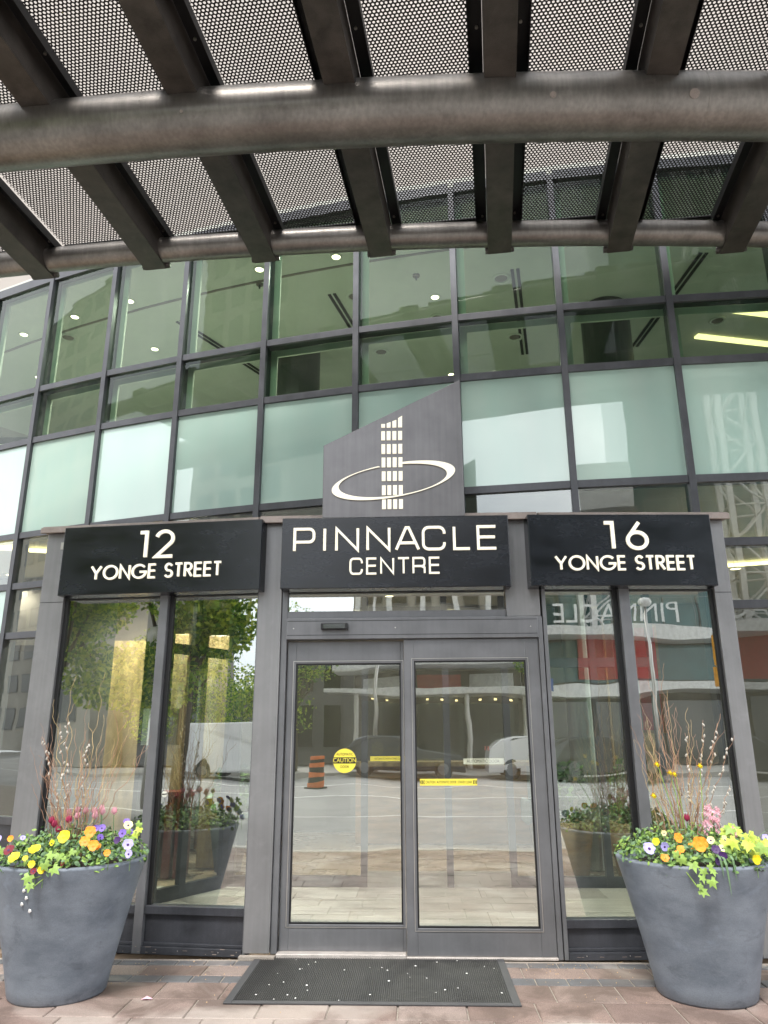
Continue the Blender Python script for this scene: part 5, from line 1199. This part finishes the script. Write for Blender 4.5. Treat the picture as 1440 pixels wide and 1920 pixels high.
# crane mast
cr = thing('tower_crane', 'cream lattice tower crane mast across the street', 'crane', (15, -32, 0))
CX0, CY0 = 14.2, -32.5
for (x, y) in ((0, 0), (2.0, 0), (0, 2.0), (2.0, 2.0)): MB().box(CX0+x-0.16, CX0+x+0.16, CY0+y-0.16, CY0+y+0.16, 0, 44).build('chord', M['white'], cr)
lat = MB()
for k in range(22):
    z = k*2.0
    for (p, q) in (((0, 0), (2, 0)), ((0, 2), (2, 2)), ((0, 0), (0, 2)), ((2, 0), (2, 2))):
        a = (CX0+p[0], CY0+p[1]); b_ = (CX0+q[0], CY0+q[1])
        if k % 2: a, b_ = b_, a
        lat.tube([(*a, z), (*b_, z+2.0)], 0.07, 5); lat.tube([(*a, z), (*b_, z)], 0.06, 5)
lat.build('lacing', M['white'], cr)
def car(x, y, L, h, m, lb, van=False, name='parked_car'):
    t = thing(name, lb, 'van' if van else 'car', (x, y, -0.1)); z0 = 0.12
    prof = ([(-.5, .28), (-.5, .95), (-.49, .99), (.22, 1.0), (.36, .52), (.49, .42), (.5, .18), (.5, .12), (-.5, .12)] if van else
            [(-.5, .35), (-.49, .62), (-.40, .93), (-.30, 1.0), (.02, 1.0), (.16, .66), (.46, .56), (.5, .40), (.5, .16), (-.5, .16)])
    pts = [(x+p[0]*L, p[1]*h-0.1) for p in prof]; pts = pts[::-1]
    b_ = MB(); n = len(pts); vs = []
    for yy_, s in ((-0.92, 1), (0.92, 1)):
        for p in pts: inset = 0.18 if p[1] > h*0.62 else 0; vs.append((p[0], y+yy_*(1-inset/0.92*0.9), p[1]))
    b_.add(vs, [tuple(range(n)), tuple(range(2*n-1, n-1, -1))]+[((i+1) % n, i, n+i, n+(i+1) % n) for i in range(n)])
    fixn(b_.build('body', M[m], t, bevel=0.05))
    wpr = [(.05, .62), (.24, .62), (.18, .93), (.07, .93)] if van else [(-.42, .62), (.12, .62), (.01, .94), (-.30, .94)]
    for s in (-1, 1):
        yw = y+s*(0.92-0.17)
        MB().prism([(x+p[0]*L, p[1]*h-0.1) for p in wpr], min(yw, yw+s*0.03), max(yw, yw+s*0.03)).build('side_window', M['darkglass'], t)
        for fx in (-.31, .32):
            w = thing('wheel', None, None, (0, 0, 0)); w.parent = t; w.location = (fx*L, s*0.82, 0.33)
            tw = MB(); tw.tube([(0, -0.1, 0), (0, 0.1, 0)], 0.33, 20); q = tw.build('tyre', M['tyre']); q.parent = w; q.location = (0, 0, 0)
            tw = MB(); tw.tube([(0, -0.108, 0), (0, 0.108, 0)], 0.2, 14); q = tw.build('rim', M['greywall']); q.parent = w; q.location = (0, 0, 0)
    MB().box(x-L/2-0.02, x-L/2+0.02, y-0.7, y-0.5, 0.55*h, 0.65*h).build('tail_lamp', M['red'], t); MB().box(x-L/2-0.02, x-L/2+0.02, y+0.5, y+0.7, 0.55*h, 0.65*h).build('tail_lamp', M['red'], t)
    return t
car(4.9, -19.3+1.6, 4.6, 1.62, 'carwhite', 'white hatchback parked across the street')
car(-0.5, -19.3+1.6, 4.5, 1.55, 'cardark', 'dark hatchback parked across the street')
car(9.6, -17.6, 4.6, 1.5, 'cardark', 'dark saloon parked near the glass tower')
car(-10.9, -16.2, 5.4, 2.1, 'carwhite', 'white delivery van on the road at the left', True)
bb = thing('traffic_barrel', 'orange and black striped traffic barrel on the road', 'traffic barrel', (-3.15, -12.7, -0.13))
for k in range(7):
    r = 0.25-0.006*k+(0.012 if k % 2 == 0 else 0); MB().cyl(-3.15, -12.7, -0.09+0.13*k, 0.039+0.13*k, r, 20).build('band', M['orange'] if k % 2 == 0 else M['tyre'], bb)
MB().cyl(-3.15, -12.7, -0.128, -0.091, 0.36, 20).build('foot', M['tyre'], bb)
def lamp(x, y, h, lb):
    t = thing('street_lamp', lb, 'street lamp', (x, y, 0)); b_ = MB(); b_.tube([(x, y, 0), (x, y, h*0.4), (x, y, h)], [0.11, 0.08, 0.06], 12); b_.build('post', M['steel'], t, smooth=True)
    s = MB(); s.sm = True; s.lathe([(0.001, -0.28), (0.16, -0.24), (0.26, -0.1), (0.28, 0.05), (0.2, 0.22), (0.001, 0.28)], x, y, 18, h+0.25); s.build('globe', M['white'], t)
lamp(-8.1, -4.0, 3.4, 'globe street lamp on the near side of the street at the left'); lamp(11.6, -17, 6.2, 'tall globe street lamp across the street at the right'); lamp(-1.6, -19, 7.5, 'tall street lamp across the street behind the doors')
tl = thing('traffic_light', 'yellow traffic signal heads on a pole across the street', 'traffic light', (13.0, -14.5, 0))
MB().cyl(13.0, -14.5, 0, 5.0, 0.09, 12).build('pole', M['steel'], tl); MB().box(12.7, 13.15, -14.4, -14.1, 2.9, 3.8).build('signal_head', M['amber'], tl); MB().box(12.8, 13.25, -14.4, -14.1, 3.9, 4.9).build('signal_head', M['amber'], tl)
tag(MB().box(7.6, 8.6, -20.1, -20.0, 3.3, 3.65).build('street_sign', M['blue']), 'blue street name sign across the street', 'sign')
def tree(x, y, hh, R_, lb, seed, n=17000, grp='trees along the far side of the street'):
    t = thing('street_tree', lb, 'tree', (x, y, 0), grp); rnd = random.Random(seed); b_ = MB()
    b_.tube([(x, y, -0.1), (x+0.05, y, hh*0.35), (x-0.05, y+0.05, hh*0.6)], [0.17, 0.13, 0.08], 10)
    cl = []
    for k in range(9):
        a = k*2.4; q = Vector((x+R_*0.6*math.cos(a)*rnd.uniform(.5, 1), y+R_*0.6*math.sin(a)*rnd.uniform(.5, 1), hh*rnd.uniform(0.36, 0.95))); cl.append((q, R_*rnd.uniform(0.38, 0.6)))
        b_.tube([(x, y, hh*0.35), (x*0.4+q.x*0.6, y*0.4+q.y*0.6, hh*0.5), q], [0.07, 0.05, 0.02], 6)
    b_.build('trunk', M['bark'], t, smooth=True)
    mb = MB()
    for i in range(n):
        q, r = cl[rnd.randrange(len(cl))]; d = rv(rnd).normalized()*r*rnd.random()**0.4; d.z *= 0.75; c = q+d; a = rv(rnd).normalized(); bb_ = a.cross(rv(rnd)).normalized(); s = rnd.uniform(0.045, 0.095)
        mb.cur = rnd.randrange(3); mb.add([c-a*s, c+bb_*s*0.6, c+a*s, c-bb_*s*0.6], [(0, 1, 2, 3)])
    o = mb.build('crown', [M['foliage0'], M['foliage1'], M['foliage2']], t)
tree(-7.7, -4.6, 7.2, 2.6, 'leafy street tree at the near kerb left of the camera', 1); tree(-11.6, -4.8, 7.4, 2.7, 'leafy street tree further left along the kerb', 2)
tree(-16, -20, 8, 3, 'leafy tree across the street at the far left', 3, 3500); tree(5.6, -20.5, 5.2, 1.5, 'small leafy tree across the street before the beige building', 4, 2200); tree(-5.0, -19.6, 6.5, 2.2, 'leafy tree across the street before the shop building', 5, 3500)

for i, (ang, z) in enumerate(((-100, 0.64), (-98, 0.60), (-102, 0.565), (-95, 0.53))):
    r = 0.292+(0.462-0.292)*(z/0.762)+0.001; a = math.radians(ang)
    o = bpy.data.objects.new('dried_petal', pd); col.objects.link(o); o.location = (PLN[0][0]+r*math.cos(a), PLN[0][1]+r*math.sin(a), z); o.rotation_euler = (PI/2, 0, a+PI/2); o.scale = (1.3, 1.3, 1.3)
    tag(o, ['topmost dried petal stuck to the front of the left planter', 'second dried petal down on the front of the left planter', 'third dried petal down on the left planter', 'lowest dried petal stuck to the left planter'][i], 'petal', 'dried petals on the left planter')

for i, (x, y, hh, R_) in enumerate(((-12.2, -20.2, 5.2, 2.6), (-16.6, -20.6, 5.6, 2.8), (-9.0, -20.8, 4.4, 2.0))):
    tree(x, y, hh, R_, ['bushy low tree across the street in front of the low grey building', 'bushy low tree across the street left of the low grey building', 'small bushy tree across the street beside the shop building'][i], 50+i, 7000)

# chipped paint, screws and sealant along the foot of the vestibule
rnd = random.Random(77); chips = MB()
for i in range(24):
    u = rnd.uniform(0.16, 0.95) if rnd.random() < 0.75 else rnd.uniform(1.0, 1.7); z = rnd.choice((0.012, 0.03, 0.046)); w = rnd.uniform(0.006, 0.035); h = rnd.uniform(0.002, 0.007)
    chips.box(u, u+w, 0.0452, 0.0462+0.0004*(i % 3), z, z+h, fL)
for i in range(14):
    u = rnd.uniform(0.06, 0.7); chips.box(u, u+rnd.uniform(0.006, 0.03), 0.0452, 0.0465, 0.02, 0.02+rnd.uniform(0.002, 0.005), fR)
o = chips.build('paint_chips', M['coping'], ves); o['kind'] = 'stuff'
for f, us in ((fL, (0.3, 0.6, 1.15, 1.5)), (fR, (0.15, 0.45, 0.85, 1.15))):
    for u in us:
        c0 = Vector(f(u, 0.0452, 0.028)); c1 = Vector(f(u, 0.048, 0.028)); MB().tube([c0, c1], 0.004, 8).build('screw', M['steel'], ves)
for x in (-0.95, -0.15, 0.90):
    MB().tube([(x, 5.8499, 2.30), (x, 5.8475, 2.30)], 0.005, 8).build('screw', M['steel'], ves)
# grit and leaf crumbs on the pavers
grit = MB()
for i in range(420):
    x, y = rnd.uniform(-3.2, 3.0), 5.86-abs(rnd.gauss(0, 0.38))
    if -1.2 < x < 0.65 and y > 4.9: continue
    s_ = rnd.uniform(0.0015, 0.0045); grit.add([(x-s_, y-s_, 0.0017), (x+s_, y-s_*0.6, 0.0017), (x+s_*0.4, y+s_, 0.0017), (x, y, 0.003+s_)], [(0, 1, 3), (1, 2, 3), (2, 0, 3)])
tag(grit.build('grit', M['dry_leaf']), 'fine grit and leaf crumbs scattered on the pavers along the entrance', 'grit', None, 'stuff')
